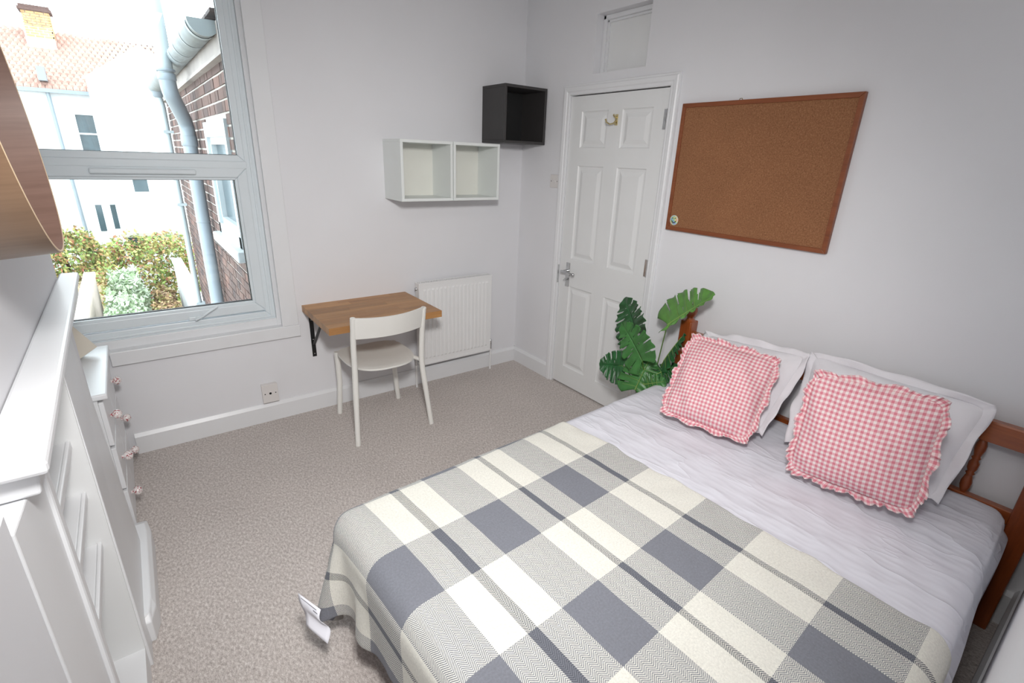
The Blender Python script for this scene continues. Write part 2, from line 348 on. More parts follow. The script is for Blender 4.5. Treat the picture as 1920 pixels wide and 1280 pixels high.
# door, its panels and furniture
dr = S(bpy.data.objects.new('door_1', None)); COL.objects.link(dr)
dy0, dy1, dz0, dz1, dfx = -1.259, -.498, .012, 1.985, .004
prow = [(1.682, 1.896), (.962, 1.574), (.157, .768)]; pcol = [(-.822, -.597), (-1.158, -.934)]
mb = wall_grid(0, dfx, dfx+.036, (dy0, dy1), (dz0, dz1), [(c[0], c[1], r[0], r[1]) for r in prow for c in pcol]); mb.build('door_leaf', 'door', dr)
for r in prow:
    for c in pcol:
        y0, y1, z0, z1 = c[0], c[1], r[0], r[1]; mb = MB(); rings = []
        for ins, dx in ((0, 0), (.006, .007), (.016, .009), (.022, .009), (.046, .001), (.05, .0005)):
            rings.append([(dfx+dx, y0+ins, z0+ins), (dfx+dx, y1-ins, z0+ins), (dfx+dx, y1-ins, z1-ins), (dfx+dx, y0+ins, z1-ins)])
        V = [p for q in rings for p in q]; F = [(4*i+k, 4*i+(k+1) % 4, 4*i+4+(k+1) % 4, 4*i+4+k) for i in range(len(rings)-1) for k in range(4)]
        n = len(V); F.append((n-4, n-3, n-2, n-1)); V += [(dfx+.03, y0, z0), (dfx+.03, y1, z0), (dfx+.03, y1, z1), (dfx+.03, y0, z1)]
        F.append((n+3, n+2, n+1, n)); mb.add(V, F).build('door_panel', 'door', dr)
hp = B('handle_plate', 'chrome', (-.001, -.598, .762), (dfx, -.560, .932), dr, .002, label='chrome lever handle plate')
hl = MB().tube([(0, -.577, .875), (-.045, -.577, .875)], .009).tube([(-.045, -.560, .872), (-.047, -.60, .874), (-.045, -.66, .870), (-.043, -.672, .869)], [.010, .0085, .0075, .006]).lathe([(.004, 0), (.010, .004), (.012, .010), (.009, .017), (.003, .02)], (-.043, -.668, .869), (0, -1, 0)).build('lever', 'chrome', hp)
MB().tube([(0, -.577, .815), (-.02, -.577, .815)], .007).tube([(-.02, -.565, .806), (-.024, -.590, .822)], [.006, .014], flat=(1, .5)).build('thumb_turn', 'chrome', hp)
B('latch_strike', 'chrome', (-.0175, -.4945, .775), (-.004, -.4925, .905), dr, label='chrome strike plate at the door edge')
for z in (1.83, 1.02, .2):
    h = MB().tube([(-.006, -1.2605, z-.05), (-.006, -1.2605, z+.05)], .0065, 10); h.box((-.003, -1.259, z-.05), (dfx+.001, -1.236, z+.05)); hg = h.build('hinge', 'chrome', dr)
hk = MB().box((-.002, -.905, 1.808), (dfx, -.885, 1.868), .001)
hk.tube([(0, -.895, 1.835), (-.018, -.893, 1.818), (-.04, -.885, 1.812), (-.06, -.875, 1.822), (-.066, -.872, 1.84)], [.006, .005, .0045, .0045, .006]).tube([(0, -.895, 1.85), (-.02, -.895, 1.855), (-.026, -.895, 1.866)], [.005, .0045, .006])
hk.build('coat_hook', 'brass', dr, label='small brass coat hook')
# architrave (mitred, moulded)
def frame_trim(name, axis_pts, prof, m='gloss', parent=None, closed=False):
    """sweep profile (offset outwards, height) along a mitred polyline in plane x=0 -> list of (y,z,oy,oz)"""
    V = []; F = []; k = len(prof)
    for y, z, oy, oz in axis_pts:
        for a, h in prof: V.append((-h, y+oy*a, z+oz*a))
    n = len(axis_pts)
    for i in range(n if closed else n-1):
        for j in range(k-1): F.append((i*k+j, ((i+1) % n)*k+j, ((i+1) % n)*k+j+1, i*k+j+1))
    if not closed: F += [tuple(range(k)), tuple(range((n-1)*k, n*k))[::-1]]
    o = MB().add(V, F).build(name, m, parent); bm = bmesh.new(); bm.from_mesh(o.data); bmesh.ops.recalc_face_normals(bm, faces=bm.faces); bm.to_mesh(o.data); bm.free(); return o
aprof = [(0, 0), (0, .012), (.006, .015), (.018, .015), (.024, .02), (.044, .023), (.050, .019), (.058, .018), (.060, .012), (.060, 0)]
S(frame_trim('trim_1', [(-.494, 0, 1, 0), (-.494, 1.991, 1, 1), (-1.263, 1.991, -1, 1), (-1.263, 0, -1, 0)], aprof))
# door lining behind the leaf
S(MB().box((.0, -.4935, 0), (.13, -.4975, 1.9975)).box((.0, -1.2635, 0), (.13, -1.2595, 1.9975)).box((.0, -1.26, 1.9905), (.13, -.497, 1.9945)).build('trim_2', 'gloss'))
S(B('door_gap_shade', 'gap_and_mark_black', (.10, -1.262, 0), (.13, -.495, 1.992)))  # near-black sheet added behind the leaf, painting the shade of the door gap
# blocked fanlight recess above the door
S(B('trim_3', 'plaster', (.085, -1.072, 2.098), (.125, -.666, 2.414)))
S(MB().box((.055, -.69, 2.10), (.085, -.668, 2.412), .004).box((.055, -1.07, 2.388), (.085, -.668, 2.412), .004).box((.07, -.702, 2.10), (.085, -.69, 2.40), .002).box((.07, -1.07, 2.376), (.085, -.69, 2.388), .002).build('trim_4', 'gloss'))
# ---- window 1 : casings, frame, panes
win = S(bpy.data.objects.new('window_1', None)); COL.objects.link(win)
S(MB().box((-1.785, -.018, .600), (-1.692, 0, 2.56), .003).build('trim_5', 'gloss'))
S(MB().box((-2.985, -.018, .600), (-2.875, 0, 2.56), .003).build('trim_6', 'gloss'))
S(MB().box((-2.985, -.018, 2.47), (-1.692, 0, 2.57), .003).build('trim_7', 'gloss'))
S(MB().box((-2.61, -.022, .527), (-1.688, 0, .600), .003).box((-2.99, -.02, .594), (-1.775, .10, .604), .002).build('window_sill', 'gloss', win)) if 0 else MB().box((-2.615, -.024, .527), (-1.688, .0, .600), .003).box((-2.885, -.02, .588), (-1.777, .10, .602)).build('sill_board', 'gloss', win)
fy0, fy1 = .045, .115
def rect_frame(x0, x1, z0, z1, w, y0, y1, bev=.004):
    m_ = MB(); m_.prism([(x0, z0), (x1, z0), (x1-w, z0+w), (x0+w, z0+w)], y0, y1, 1).prism([(x1, z0), (x1, z1), (x1-w, z1-w), (x1-w, z0+w)], y0, y1, 1)
    m_.prism([(x1, z1), (x0, z1), (x0+w, z1-w), (x1-w, z1-w)], y0, y1, 1).prism([(x0, z1), (x0, z0), (x0+w, z0+w), (x0+w, z1-w)], y0, y1, 1); return m_
def fixnormals(o, bevel=0):
    bm = bmesh.new(); bm.from_mesh(o.data); bmesh.ops.recalc_face_normals(bm, faces=bm.faces); bm.to_mesh(o.data); bm.free()
    if bevel: mod(o, 'BEVEL', width=bevel, segments=2, limit_method='ANGLE')
    return o
fixnormals(MB().box((-1.803, .028, .600), (-1.775, .13, 2.48)).box((-2.89, .028, .600), (-2.862, .13, 2.48)).box((-2.89, .028, 2.45), (-1.775, .13, 2.48)).box((-2.885, .035, .600), (-1.78, .10, .645)).build('reveal_lining', 'gloss', win), .002)
fr = fixnormals(rect_frame(-2.862, -1.803, .640, 2.45, .052, fy0, fy1).build('window_frame', 'upvc', win), .004)
fixnormals(rect_frame(-2.845, -1.820, .655, 2.435, .012, fy0-.008, fy0).build('frame_bead', 'upvc', fr), .002)
B('transom', 'upvc', (-2.82, fy0-.004, 1.497), (-1.846, fy1, 1.536), win, .005)
# upper fixed light bead and lower opening sash
ub = fixnormals(rect_frame(-2.82, -1.846, 1.528, 2.405, .038, fy0+.004, fy1-.01).build('upper_sash', 'upvc', win), .004)
ls = fixnormals(rect_frame(-2.82, -1.850, .700, 1.503, .052, fy0-.004, fy1-.01).build('lower_sash', 'upvc', win), .006)
fixnormals(rect_frame(-2.772, -1.898, .748, 1.455, .016, fy0+.006, fy0+.03).build('glazing_bead', 'upvc', ls), .003)
B('pane', 'glass', (-2.79, .078, 1.56), (-1.875, .082, 2.376), ub)
B('pane', 'glass', (-2.765, .078, .738), (-1.9, .082, 1.452), ls)
fixnormals(rect_frame(-2.784, -1.882, 1.564, 2.369, .004, .07, .09).build('rubber_seal', 'grey_rub', ub))
fixnormals(rect_frame(-2.757, -1.913, .763, 1.441, .004, .07, .09).build('rubber_seal', 'grey_rub', ls))
mb = MB().box((-2.52, fy0-.026, 1.466), (-2.09, fy0-.003, 1.492), .007); mb.build('trickle_vent', 'upvc', win, label='slim white trickle vent bar')
mb = MB().box((-2.245, fy0-.013, .697), (-2.185, fy0-.003, .718), .004).tube([(-2.205, fy0-.012, .708), (-2.205, fy0-.03, .71)], .009).tube([(-2.215, fy0-.032, .705), (-2.18, fy0-.036, .722), (-2.13, fy0-.034, .752), (-2.10, fy0-.03, .765)], [.009, .0085, .008, .006], flat=(1, .7))
mb.build('window_handle', 'upvc', win, label='white lever window handle')

# ================================================================== FIREPLACE SURROUND (built into the chimney breast)
su = thing('fireplace_surround', 'white painted fireplace surround with mantel shelf and shelved recess', 'fireplace', (-2.62, -1.6, 0))
inv = lambda v, o: (Vector(v)-o.location)
def P(mb, name, m, parent, **pr):     # vertices given in world space, stored relative to the thing's base
    o = mb.build(name, m, parent, **pr); L = parent.location if parent.parent is None else Vector((0, 0, 0))
    L = su.location if parent is su or parent.parent is su else L
    o.data.transform(Matrix.Translation(-L)); return o
sh = MB().hexa([(CBX, -.735, 1.136), (-2.590, -.735, 1.136), (-2.566, -2.195, 1.136), (CBX+.02, -2.195, 1.136), (CBX, -.735, 1.160), (-2.590, -.735, 1.160), (-2.566, -2.195, 1.160), (CBX+.0, -2.195, 1.160)])
o = P(sh, 'mantel_shelf', 'gloss', su); fixnormals(o, .007)
o = P(MB().hexa([(CBX, -.80, 1.09), (-2.60, -.80, 1.09), (-2.588, -2.165, 1.09), (CBX, -2.165, 1.09), (CBX, -.80, 1.136), (-2.596, -.80, 1.136), (-2.582, -2.165, 1.136), (CBX, -2.165, 1.136)]), 'mantel_moulding', 'gloss', su); fixnormals(o, .004)
o = P(MB().hexa([(CBX-.01, -1.50, 0), (-2.604, -1.50, 0), (-2.601, -.955, 0), (CBX-.01, -.955, 0), (CBX-.01, -1.50, 1.087), (-2.610, -1.50, 1.087), (-2.640, -.955, 1.087), (CBX-.01, -.955, 1.087)]), 'surround_leg', 'gloss', su); fixnormals(o, .003)
o = P(MB().hexa([(CBX-.01, -2.25, 0), (-2.611, -2.25, 0), (-2.606, -2.06, 0), (CBX-.01, -2.06, 0), (CBX-.01, -2.25, 1.087), (-2.611, -2.25, 1.087), (-2.603, -2.06, 1.087), (CBX-.01, -2.06, 1.087)]), 'surround_leg', 'gloss', su); fixnormals(o, .003)
o = P(MB().box((CBX-.02, -2.062, 0), (-2.597, -2.026, 1.087)), 'edge_strip', 'gloss', su); fixnormals(o, .006)
# recess lining and shelves
P(MB().box((CBX-.235, -2.04, 0), (CBX-.225, -1.5, 1.09)).box((CBX-.23, -2.04, 1.075), (-2.62, -1.5, 1.087)), 'recess_lining', 'plaster', su)
P(MB().box((CBX-.23, -1.508, 0), (-2.612, -1.498, 1.08)).box((CBX-.23, -2.045, 0), (-2.60, -2.030, 1.08)), 'side_lining', 'plaster', su)
for z in (.862, .700, .528):
    o = P(MB().box((CBX-.225, -2.032, z-.018), (-2.645, -1.508, z)), 'shelf', 'gloss', su); fixnormals(o, .003)
    o2 = P(MB().box((-2.645, -2.032, z-.022), (-2.635, -1.508, z+.004)), 'shelf_lipping', 'gloss', o); fixnormals(o2, .003)
P(MB().box((CBX-.225, -2.032, 0), (-2.612, -1.508, .09)), 'plinth', 'gloss', su)
# boxed skirting in front of the far leg
hb = MB(); HB = [[(-2.63, -1.40), (-2.590, -1.40), (-2.574, -1.33), (-2.569, -.88), (-2.580, -.80), (-2.63, -.79)], [(-2.63, -1.40), (-2.592, -1.37), (-2.586, -1.30), (-2.583, -.90), (-2.588, -.84), (-2.63, -.84)]]
hb.add([(x, y, 0) for x, y in HB[0]]+[(x, y, .085) for x, y in HB[0]]+[(x, y, .105) for x, y in HB[1]], [(k, (k+1) % 6, 6+(k+1) % 6, 6+k) for k in range(6)]+[(6+k, 6+(k+1) % 6, 12+(k+1) % 6, 12+k) for k in range(6)]+[tuple(range(12, 18)), tuple(range(6))[::-1]])
o = P(hb, 'hearth_block', 'gloss', su); fixnormals(o, .004)
S(MB().box((CBX, -.955, 0), (CBX+.02, -.80, .12), .004).build('baseboard_chimney', 'gloss'))

S(B('wall_pier', 'wall', (CBX-.02, YS, 0), (-2.614, -2.252, 1.12)))
# ---- round mirror with deep veneered rim
mc = Vector((-2.544, -1.767, 1.698)); nrm = Vector((math.cos(.08)*math.cos(.019), math.cos(.08)*math.sin(.019), math.sin(.08)))
mt_ = thing('round_mirror', 'round wall mirror in a deep bent walnut veneer rim over the mantel', 'mirror', mc); mt_.rotation_mode = 'QUATERNION'; mt_.rotation_quaternion = nrm.to_track_quat('Z', 'Y')
D = .088; R0 = .30
MB().lathe([(R0, -D+.0), (R0, -.001)], n=96, cap=False).build('rim_outside', 'walnut_lit', mt_)
MB().lathe([(R0, -.001), (R0-.001, 0), (R0-.004, 0), (R0-.005, -.001)], n=96, cap=False).build('rim_edge', 'veneeredge', mt_)
MB().lathe([(R0-.005, -.001), (R0-.005, -D+.012)], n=96, cap=False).build('rim_inside', 'walnut', mt_)
MB().lathe([(R0-.0052, -D+.012), (.001, -D+.012)], n=96, cap=False).build('mirror_plate', 'mirror', mt_)
MB().lathe([(.001, -D+.002), (R0-.002, -D+.002), (R0-.002, -D+.010), (.001, -D+.010)], n=64, cap=False).build('back_board', 'walnut', mt_)

# ---- chest of drawers in the alcove
ch = thing('chest_of_drawers', 'white chest of drawers with floral china knobs in the alcove under the window', 'chest of drawers', (-2.8, -.43, 0))
def PC(mb, name, m, par=None, **k):
    o = mb.build(name, m, par or ch, **k); o.data.transform(Matrix.Translation(-ch.location)); return o
o = PC(MB().hexa([(-3.0, -.75, 0), (-2.637, -.75, 0), (-2.633, -.13, 0), (-3.0, -.13, 0), (-3.0, -.75, .655), (-2.637, -.75, .655), (-2.637, -.13, .655), (-3.0, -.13, .655)]), 'carcass', 'gloss'); fixnormals(o, .002)
o = PC(MB().box((-3.0, -.76, .655), (-2.601, -.125, .680)), 'top', 'gloss'); fixnormals(o, .006)
rows = [(.445, .64), (.235, .43), (.04, .22)]
for (z0, z1), kz in zip(rows, (.525, .32, .135)):
    for (a, b, ky) in ((-.745, -.447, -.62), (-.440, -.14, -.22)):
        o = PC(MB().box((-2.637, a, z0), (-2.620, b, z1)), 'drawer', 'gloss'); fixnormals(o, .003)
        kx = -2.6205
        k = MB().lathe([(.009, 0), (.007, .005), (.011, .009), (.018, .014), (.0205, .022), (.019, .031), (.012, .038), (.003, .0405)], (kx, ky, kz), (1, 0, 0))
        PC(k, 'knob', 'knob', o)
sd = thing('paper_lampshade', 'cream folded paper shade peeking out behind the mantel end', 'lampshade', (-2.765, -.33, .6805))
MB().add([(0, 0, .30), (.13, .10, 0.03), (0, .14, 0), (-.12, .02, 0), (0, -.11, 0)], [(0, 1, 2), (0, 2, 3), (0, 3, 4), (0, 4, 1), (1, 4, 3, 2)]).build('shade_folds', 'shade', sd)
MB().lathe([(.035, .0), (.035, .012), (.006, .02), (.006, .2)], (0, 0, 0)).build('shade_base', 'whitecube', sd)
# ================================================================== SMALL FITTINGS
sk = thing('aerial_socket', 'cream surface socket box low on the window wall', 'socket', (-1.907, -.0, .195))
MB().box((-.043, -.030, -.058), (.043, 0, .058), .003).build('back_box', 'socket', sk)
MB().box((-.045, -.036, -.060), (.045, -.030, .060), .002).build('face_plate', 'socket', sk)
MB().lathe([(.007, 0), (.007, .0015)], (0, -.036, 0), (0, -1, 0)).build('socket_hole', 'gap_and_mark_black', sk)
for s_ in (-1, 1): MB().lathe([(.0035, 0), (.0035, .001)], (s_*.03, -.036, 0), (0, -1, 0), 10).build('screw', 'gap_and_mark_black', sk)
sw = thing('light_switch', 'square cream switch plate on the wall beside the door frame', 'switch', (0, -.387, 1.465))
MB().box((-.009, -.043, -.043), (0, .043, .043), .003).build('face_plate', 'socket', sw)
MB().lathe([(.012, 0), (.011, .002)], (-.009, 0, 0), (-1, 0, 0)).build('dimmer_disc', 'socket', sw)
for s_ in (-1, 1): MB().lathe([(.003, 0), (.003, .001)], (-.009, s_*.03, 0), (-1, 0, 0), 10).build('screw', 'gap_and_mark_black', sw)

# ---- wall cubes
def cube(name, label, x0, z0, s, d, m, mi, group=None):
    t = thing(name, label, 'shelf', (x0+s/2, -d/2, z0), group=group); th = .017; h = s/2; hd = d/2
    for n_, a, b in (('top_panel', (-h, -hd, s-th), (h, hd, s)), ('bottom_panel', (-h, -hd, 0), (h, hd, th)), ('side_panel', (-h, -hd, th), (-h+th, hd, s-th)), ('side_panel', (h-th, -hd, th), (h, hd, s-th))):
        o = MB().box(a, b).build(n_, m, t)
        o.data.materials.append(MT[mi]); mod(o, 'BEVEL', width=.0012, segments=1)
    B('back_panel', mi, (-h+th, hd-.012, th), (h-th, hd-.002, s-th), t); return t
cube('wall_cube', 'left of the two white wall cubes, nearer the window', -1.083, 1.336, .35, .25, 'whitecube', 'creamcube')
cube('wall_cube', 'right of the two white wall cubes, next to the black cube', -.728, 1.336, .35, .25, 'whitecube', 'creamcube')
cube('wall_cube', 'black open wall cube mounted high in the corner', -.357, 1.697, .35, .261, 'black', 'blackin')

# ---- cork board
cb = thing('cork_board', 'large cork pin board in a brown wooden frame beside the door', 'notice board', (0, -1.78, 1.58))
by0, by1, bz0, bz1 = -.418, .418, -.316, .318; fw_ = .020
cr = [(by0, bz0), (by1, bz0), (by1, bz1), (by0, bz1)]; ci = [(by0+fw_, bz0+fw_), (by1-fw_, bz0+fw_), (by1-fw_, bz1-fw_), (by0+fw_, bz1-fw_)]
for k in range(4):
    q = [cr[k], cr[(k+1) % 4], ci[(k+1) % 4], ci[k]]
    o = MB().prism(q, -.024, -.002, 0).build('frame_rail', 'boardframe', cb); fixnormals(o, .002)
B('cork_sheet', 'cork', (-.018, by0+.015, bz0+.015), (-.004, by1-.015, bz1-.015), cb)
stk = MB().lathe([(.001, .0015), (.026, .0015), (.027, 0), (.001, 0)], (-.018, .373, -.262), (-1, 0, 0), 32, False).build('smiley_sticker', 'holo', cb, label='round holographic smiley sticker')
MB().lathe([(.0235, .0018), (.0245, .0022), (.0255, .0018)], (-.018, .373, -.262), (-1, 0, 0), 32, False).build('sticker_ring', 'label', stk)
fc = MB()
for dy in (.0075, -.0065): fc.lathe([(.0005, .0026), (.0029, .0026), (.0029, .0012)], (-.018, .373+dy, -.2515), (-1, 0, 0), 10, False)
fc.tube([(-.0200, .373+.013*math.cos(a), -.262+.013*math.sin(a)) for a in np.linspace(PI*1.08, PI*1.92, 9)], .0021, 6)
fc.build('sticker_face', 'gap_and_mark_black', stk)
MB().tube([(-.006, .10, .316), (-.008, .105, .326), (-.008, .115, .326), (-.006, .12, .316)], .0015, 6).build('hanging_ring', 'brass', cb)

# ---- radiator
ra = thing('radiator', 'white ribbed panel radiator under the wall cubes', 'radiator', (-.612, -.06, .175))
rw, rh = .302, .602
def radprof():
    xs = []; nr = 17; x = -rw+.028; pitch = (2*rw-.056)/nr
    for i in range(nr):
        xs += [(x+pitch*.12, 0), (x+pitch*.30, .007), (x+pitch*.70, .007), (x+pitch*.88, 0)]; x += pitch
    return [(-rw+.004, 0)]+xs+[(rw-.004, 0)]
pr = radprof(); mb = MB(); zs = [(.012, 0), (.045, 0), (.056, 1), (rh-.052, 1), (rh-.04, 0), (rh-.008, 0)]
V = [(x, -.030-d*k+.004*0, z) for z, k in zs for x, d in pr]; n = len(pr)
mb.add(V, [(j*n+i, j*n+i+1, (j+1)*n+i+1, (j+1)*n+i) for j in range(len(zs)-1) for i in range(n-1)])
mb.build('front_panel', 'rad', ra)
B('back_panel', 'rad', (-rw+.004, .018, .012), (rw-.004, .022, rh-.008), ra)
for s_ in (-1, 1): o = B('side_cover', 'rad', (s_*rw, -.032, 0), (s_*(rw-.005), .024, rh), ra, .002)
tg = MB().box((-rw, -.034, rh-.008), (rw, -.028, rh+.004)).box((-rw, .02, rh-.008), (rw, .026, rh+.004)).box((-rw, -.034, 0), (rw, -.028, .014))
for i in range(46): x = -rw+.006+i*(2*rw-.012)/45; tg.box((x-.0022, -.03, rh-.004), (x+.0022, .022, rh+.002))
tg.box((-rw, -.008, rh-.004), (rw, -.004, rh+.002)); tg.build('top_grille', 'rad', ra, kind='stuff')
for s_, dz in ((-1, .03), (1, .03)):
    v = MB().tube([(s_*rw, 0, dz), (s_*(rw+.022), 0, dz)], .009, 12).tube([(s_*(rw+.022), 0, dz-.03), (s_*(rw+.022), 0, dz+.012)], .0105, 12)
    if s_ > 0: v.lathe([(.008, .012), (.012, .02), (.010, .045), (.004, .05)], (s_*(rw+.022), 0, dz))
    else: v.lathe([(.012, .012), (.014, .016), (.014, .03), (.008, .036)], (s_*(rw+.022), 0, dz))
    vv = v.build('valve', 'chrome', ra, label='chrome radiator valve')
    MB().tube([(s_*(rw+.022), 0, dz-.03), (s_*(rw+.022), 0, -.175)], .0078, 10).build('feed_pipe', 'rad', ra)
MB().lathe([(.011, 0), (.011, .012), (.005, .014)], (-rw, 0, rh-.04), (-1, 0, 0), 12).build('bleed_valve', 'chrome', ra)
for s_ in (-.2, .2): B('wall_bracket', 'rad', (s_-.015, .02, .1), (s_+.015, .0595, .5), ra)

# ---- wall desk
dk = thing('wall_desk', 'oak butcher block wall desk on a black bracket below the cubes', 'desk', (-1.317, -.26, .673))
dw, dd, dt = .343, .26, .040; nrow = 9; rwid = 2*dd/nrow
for r_ in range(nrow):
    y0 = -dd+r_*rwid; cuts = [-dw]; x = -dw
    while True:
        x += random.uniform(.20, .38)
        if x > dw-.10: break
        cuts.append(x)
    cuts.append(dw)
    for a, b in zip(cuts[:-1], cuts[1:]):
        o = MB().box((a+.0002, y0+.0002, 0), (b-.0002, y0+rwid-.0002, dt)).build('stave', 'stave', dk); mod(o, 'BEVEL', width=.0007, segments=1)
def bracket(x):
    m_ = MB().box((x-.0125, dd-.005, -.305), (x+.0125, dd, -.001), .001).box((x-.0125, -.12, -.006), (x+.0125, dd, -.001), .001)
    m_.obox((x, dd-.115, -.125), (1, 0, 0), (0, -.20, .19), (0, .19, .20), .008, .150, .003)
    b_ = m_.build('bracket', 'blackmetal', dk)
    for z in (-.06, -.19, -.285): MB().lathe([(.004, 0), (.004, .002), (.001, .003)], (x, dd-.005, z), (0, -1, 0), 10).build('screw', 'chrome', b_)
bracket(-.297)

# ---- chair
cc = thing('dining_chair', 'white plastic chair with curved backrest tucked under the desk', 'chair', (-1.335, -.37, 0))
def PL(mb, name, m='chair', par=None, **k):
    o = mb.build(name, m, par or cc, **k); o.data.transform(Matrix.Translation(-cc.location)); return o
for x0, x1, x2 in ((-1.576, -1.548, -1.556), (-1.099, -1.136, -1.140)):
    pts = []; 
    for k in range(13):
        t = k/12; z = .779*t; x = np.interp(t, [0, .55, 1], [x0, x1, x2]); y = np.interp(t, [0, .3, .55, .8, 1], [-.590, -.565, -.548, -.570, -.605]); pts.append((x, y, z))
    PL(MB().tube(pts, [.0150]*4+[.0165]*4+[.016]*3+[.015]*2, 12), 'leg')
for x0, x1 in ((-1.534, -1.515), (-1.124, -1.140)):
    PL(MB().tube([(x0, -.148, 0), (x1, -.145, .22), (x1, -.142, .425)], [.0155, .0165, .0185], 12), 'leg')
# seat: front straight, rear edge bowed out
def seatpt(a, r):
    cx, cy = -1.335, -.34; th = a*2*PI; n_ = 4.2 if math.sin(th) > 0 else 2.6
    c, s_ = math.cos(th), math.sin(th); k = (abs(c)**n_+abs(s_)**n_)**(-1/n_)
    x = c*k*.205; y = s_*k*(.205 if s_ > 0 else .235); return cx+x*r, cy+y*r
def seat_surf(u, v, top):
    x, y = seatpt(u, v); dip = -.010*(1-v**2); edge = (-.004 if v > .97 else 0); return (x, y, (.446+dip+edge) if top else (.432+dip))
ms = MB().grid(lambda u, v: seat_surf(u, v, True), 64, 10).grid(lambda u, v: seat_surf(1-u, v, False), 64, 6)
ms.grid(lambda u, v: (*seatpt(u, 1.0), .442-.010*v), 64, 1); PL(ms, 'seat')
def backp(u, v, off):
    x = -1.556+.416*u; arc = 4*u*(1-u); y = -.592-.058*arc-(.03*(v-.5)) ; z = .652+.128*v+.007*arc*(v-.5)*-1+.006*u; return (x, y+off, z)
mbk = MB().grid(lambda u, v: backp(u, v, -.006), 28, 6).grid(lambda u, v: backp(1-u, v, .006), 28, 6)
mbk.grid(lambda u, v: backp(u, 1, -.006+.012*v), 28, 1).grid(lambda u, v: backp(1-u, 0, -.006+.012*v), 28, 1); PL(mbk, 'backrest')
for s_, x in ((-1, -1.548), (1, -1.136)):
    PL(MB().tube([(x, -.552, .432), (x-s_*.015, -.50, .433), (x-s_*.03, -.45, .432)], [.012, .013, .010], 8), 'seat_support')

# ================================================================== BED
A_ = .0454; BO = Vector((-.1127, -1.60, 0)); ud = Vector((-math.cos(A_), -math.sin(A_), 0)); vd = Vector((math.sin(A_), -math.cos(A_), 0))
def bedp(u, v, z): return BO+ud*u+vd*v+Vector((0, 0, z))
bed = thing('pine_bed', 'orange pine double bed with turned posts and spindled headboard', 'bed', (-.06, -2.36, 0))
def PB(mb, name, m='pinez', par=None, **k):
    o = mb.build(name, m, par or bed, **k); o.data.transform(Matrix.Translation(-bed.location)); return o
def post(y, top, lean=0):
    x = -.064; h = .034; mb = MB()
    def sq(z0, z1, c=.005): mb.box((x-h, y-h, z0), (x+h, y+h, z1), c)
    sq(0, top-.27); mb.lathe([(.034, 0), (.026, .012), (.030, .022), (.024, .034), (.034, .046)], (x, y, top-.275))
    sq(top-.232, top-.09, .007)
    mb.lathe([(.034, 0), (.022, .012), (.018, .02), (.026, .028), (.032, .042), (.034, .056), (.030, .072), (.018, .085), (.004, .092)], (x, y, top-.093))
    return mb
PB(post(-1.632, .905), 'headboard_post'); PB(post(-3.062, .93), 'headboard_post')
zL, zR = .757, .795
def railz(y): return zL+(zR-zL)*((-1.65)-y)/1.4
mb = MB(); ys = np.linspace(-1.655, -3.04, 30)
V = []; 
for y in ys:
    t = (y+1.655)/(-1.385); up = .010*math.sin(PI*t)**2; z1 = railz(y)+up
    V += [(-.045, y, z1-.078), (-.083, y, z1-.078), (-.083, y, z1-.006), (-.079, y, z1), (-.049, y, z1), (-.045, y, z1-.006)]
n = 6; mb.add(V, [(i*n+k, i*n+(k+1) % n, (i+1)*n+(k+1) % n, (i+1)*n+k) for i in range(len(ys)-1) for k in range(n)]+[tuple(range(n))[::-1], tuple(range(len(V)-n, len(V)))])
fixnormals(PB(mb, 'top_rail', 'pine'))
PB(MB().box((-.080, -3.04, .435), (-.048, -1.655, .488), .003), 'lower_rail', 'pine')
for y in (-1.858, -2.064, -2.270, -2.476, -2.682, -2.888):
    H = railz(y)-.078-.488+.006
    pf = [(.007, 0), (.012, .05), (.0165, .12), (.017, .2), (.012, .30), (.010, .33), (.015, .36), (.010, .39), (.016, .45), (.0165, .55), (.010, .61), (.015, .64), (.010, .67), (.012, .70), (.017, .8), (.0165, .88), (.012, .95), (.007, 1)]
    PB(MB().lathe([(r, h*H) for r, h in pf], (-.064, y, .486), n=14), 'spindle')
for v in (.07, 1.36):
    a, b = bedp(.0, v, 0), bedp(1.87, v, 0); c = (a+b)/2
    PB(MB().obox((c.x, c.y, .142), ud, vd, (0, 0, 1), .94, .012, .055), 'side_rail', 'pine')
c = bedp(1.86, .715, .142); PB(MB().obox(c, vd, ud, (0, 0, 1), .66, .012, .055), 'foot_rail', 'pine')
for v in (.10, 1.32):
    c = bedp(1.82, v, .07); PB(MB().obox(c, ud, vd, (0, 0, 1), .028, .028, .07), 'foot_leg')
for k in range(12):
    c = bedp(.12+k*.15, .715, .188); PB(MB().obox(c, ud, vd, (0, 0, 1), .035, .64, .009), 'slat', 'pine')
# mattress with fitted sheet
ML, MW, MZ0, MZ1, MR = 1.945, 1.430, .20, .492, .055
def rbox_grid(nu, nv, nz):
    bm = bmesh.new(); bmesh.ops.create_cube(bm, size=1); me = None
    V = {}; F = []
    def vid(p):
        k = tuple(round(q, 6) for q in p)
        if k not in V: V[k] = len(V)
        return V[k]
    bm.free()
    def face(fn, a, b):
        for i in range(a):
            for j in range(b): F.append(tuple(vid(fn(x, y)) for x, y in ((i/a, j/b), ((i+1)/a, j/b), ((i+1)/a, (j+1)/b), (i/a, (j+1)/b))))
    face(lambda x, y: (x, y, 1), nu, nv); face(lambda x, y: (x, 1-y, 0), nu, nv)
    face(lambda x, y: (x, 0, y), nu, nz); face(lambda x, y: (1-x, 1, y), nu, nz); face(lambda x, y: (0, 1-x, y), nv, nz); face(lambda x, y: (1, x, y), nv, nz)
    return np.array(list(V.keys())), F
VN, FN = rbox_grid(150, 110, 16)
q = VN.copy(); q[:, 0] *= ML; q[:, 1] *= MW; q[:, 2] = MZ0+q[:, 2]*(MZ1-MZ0)
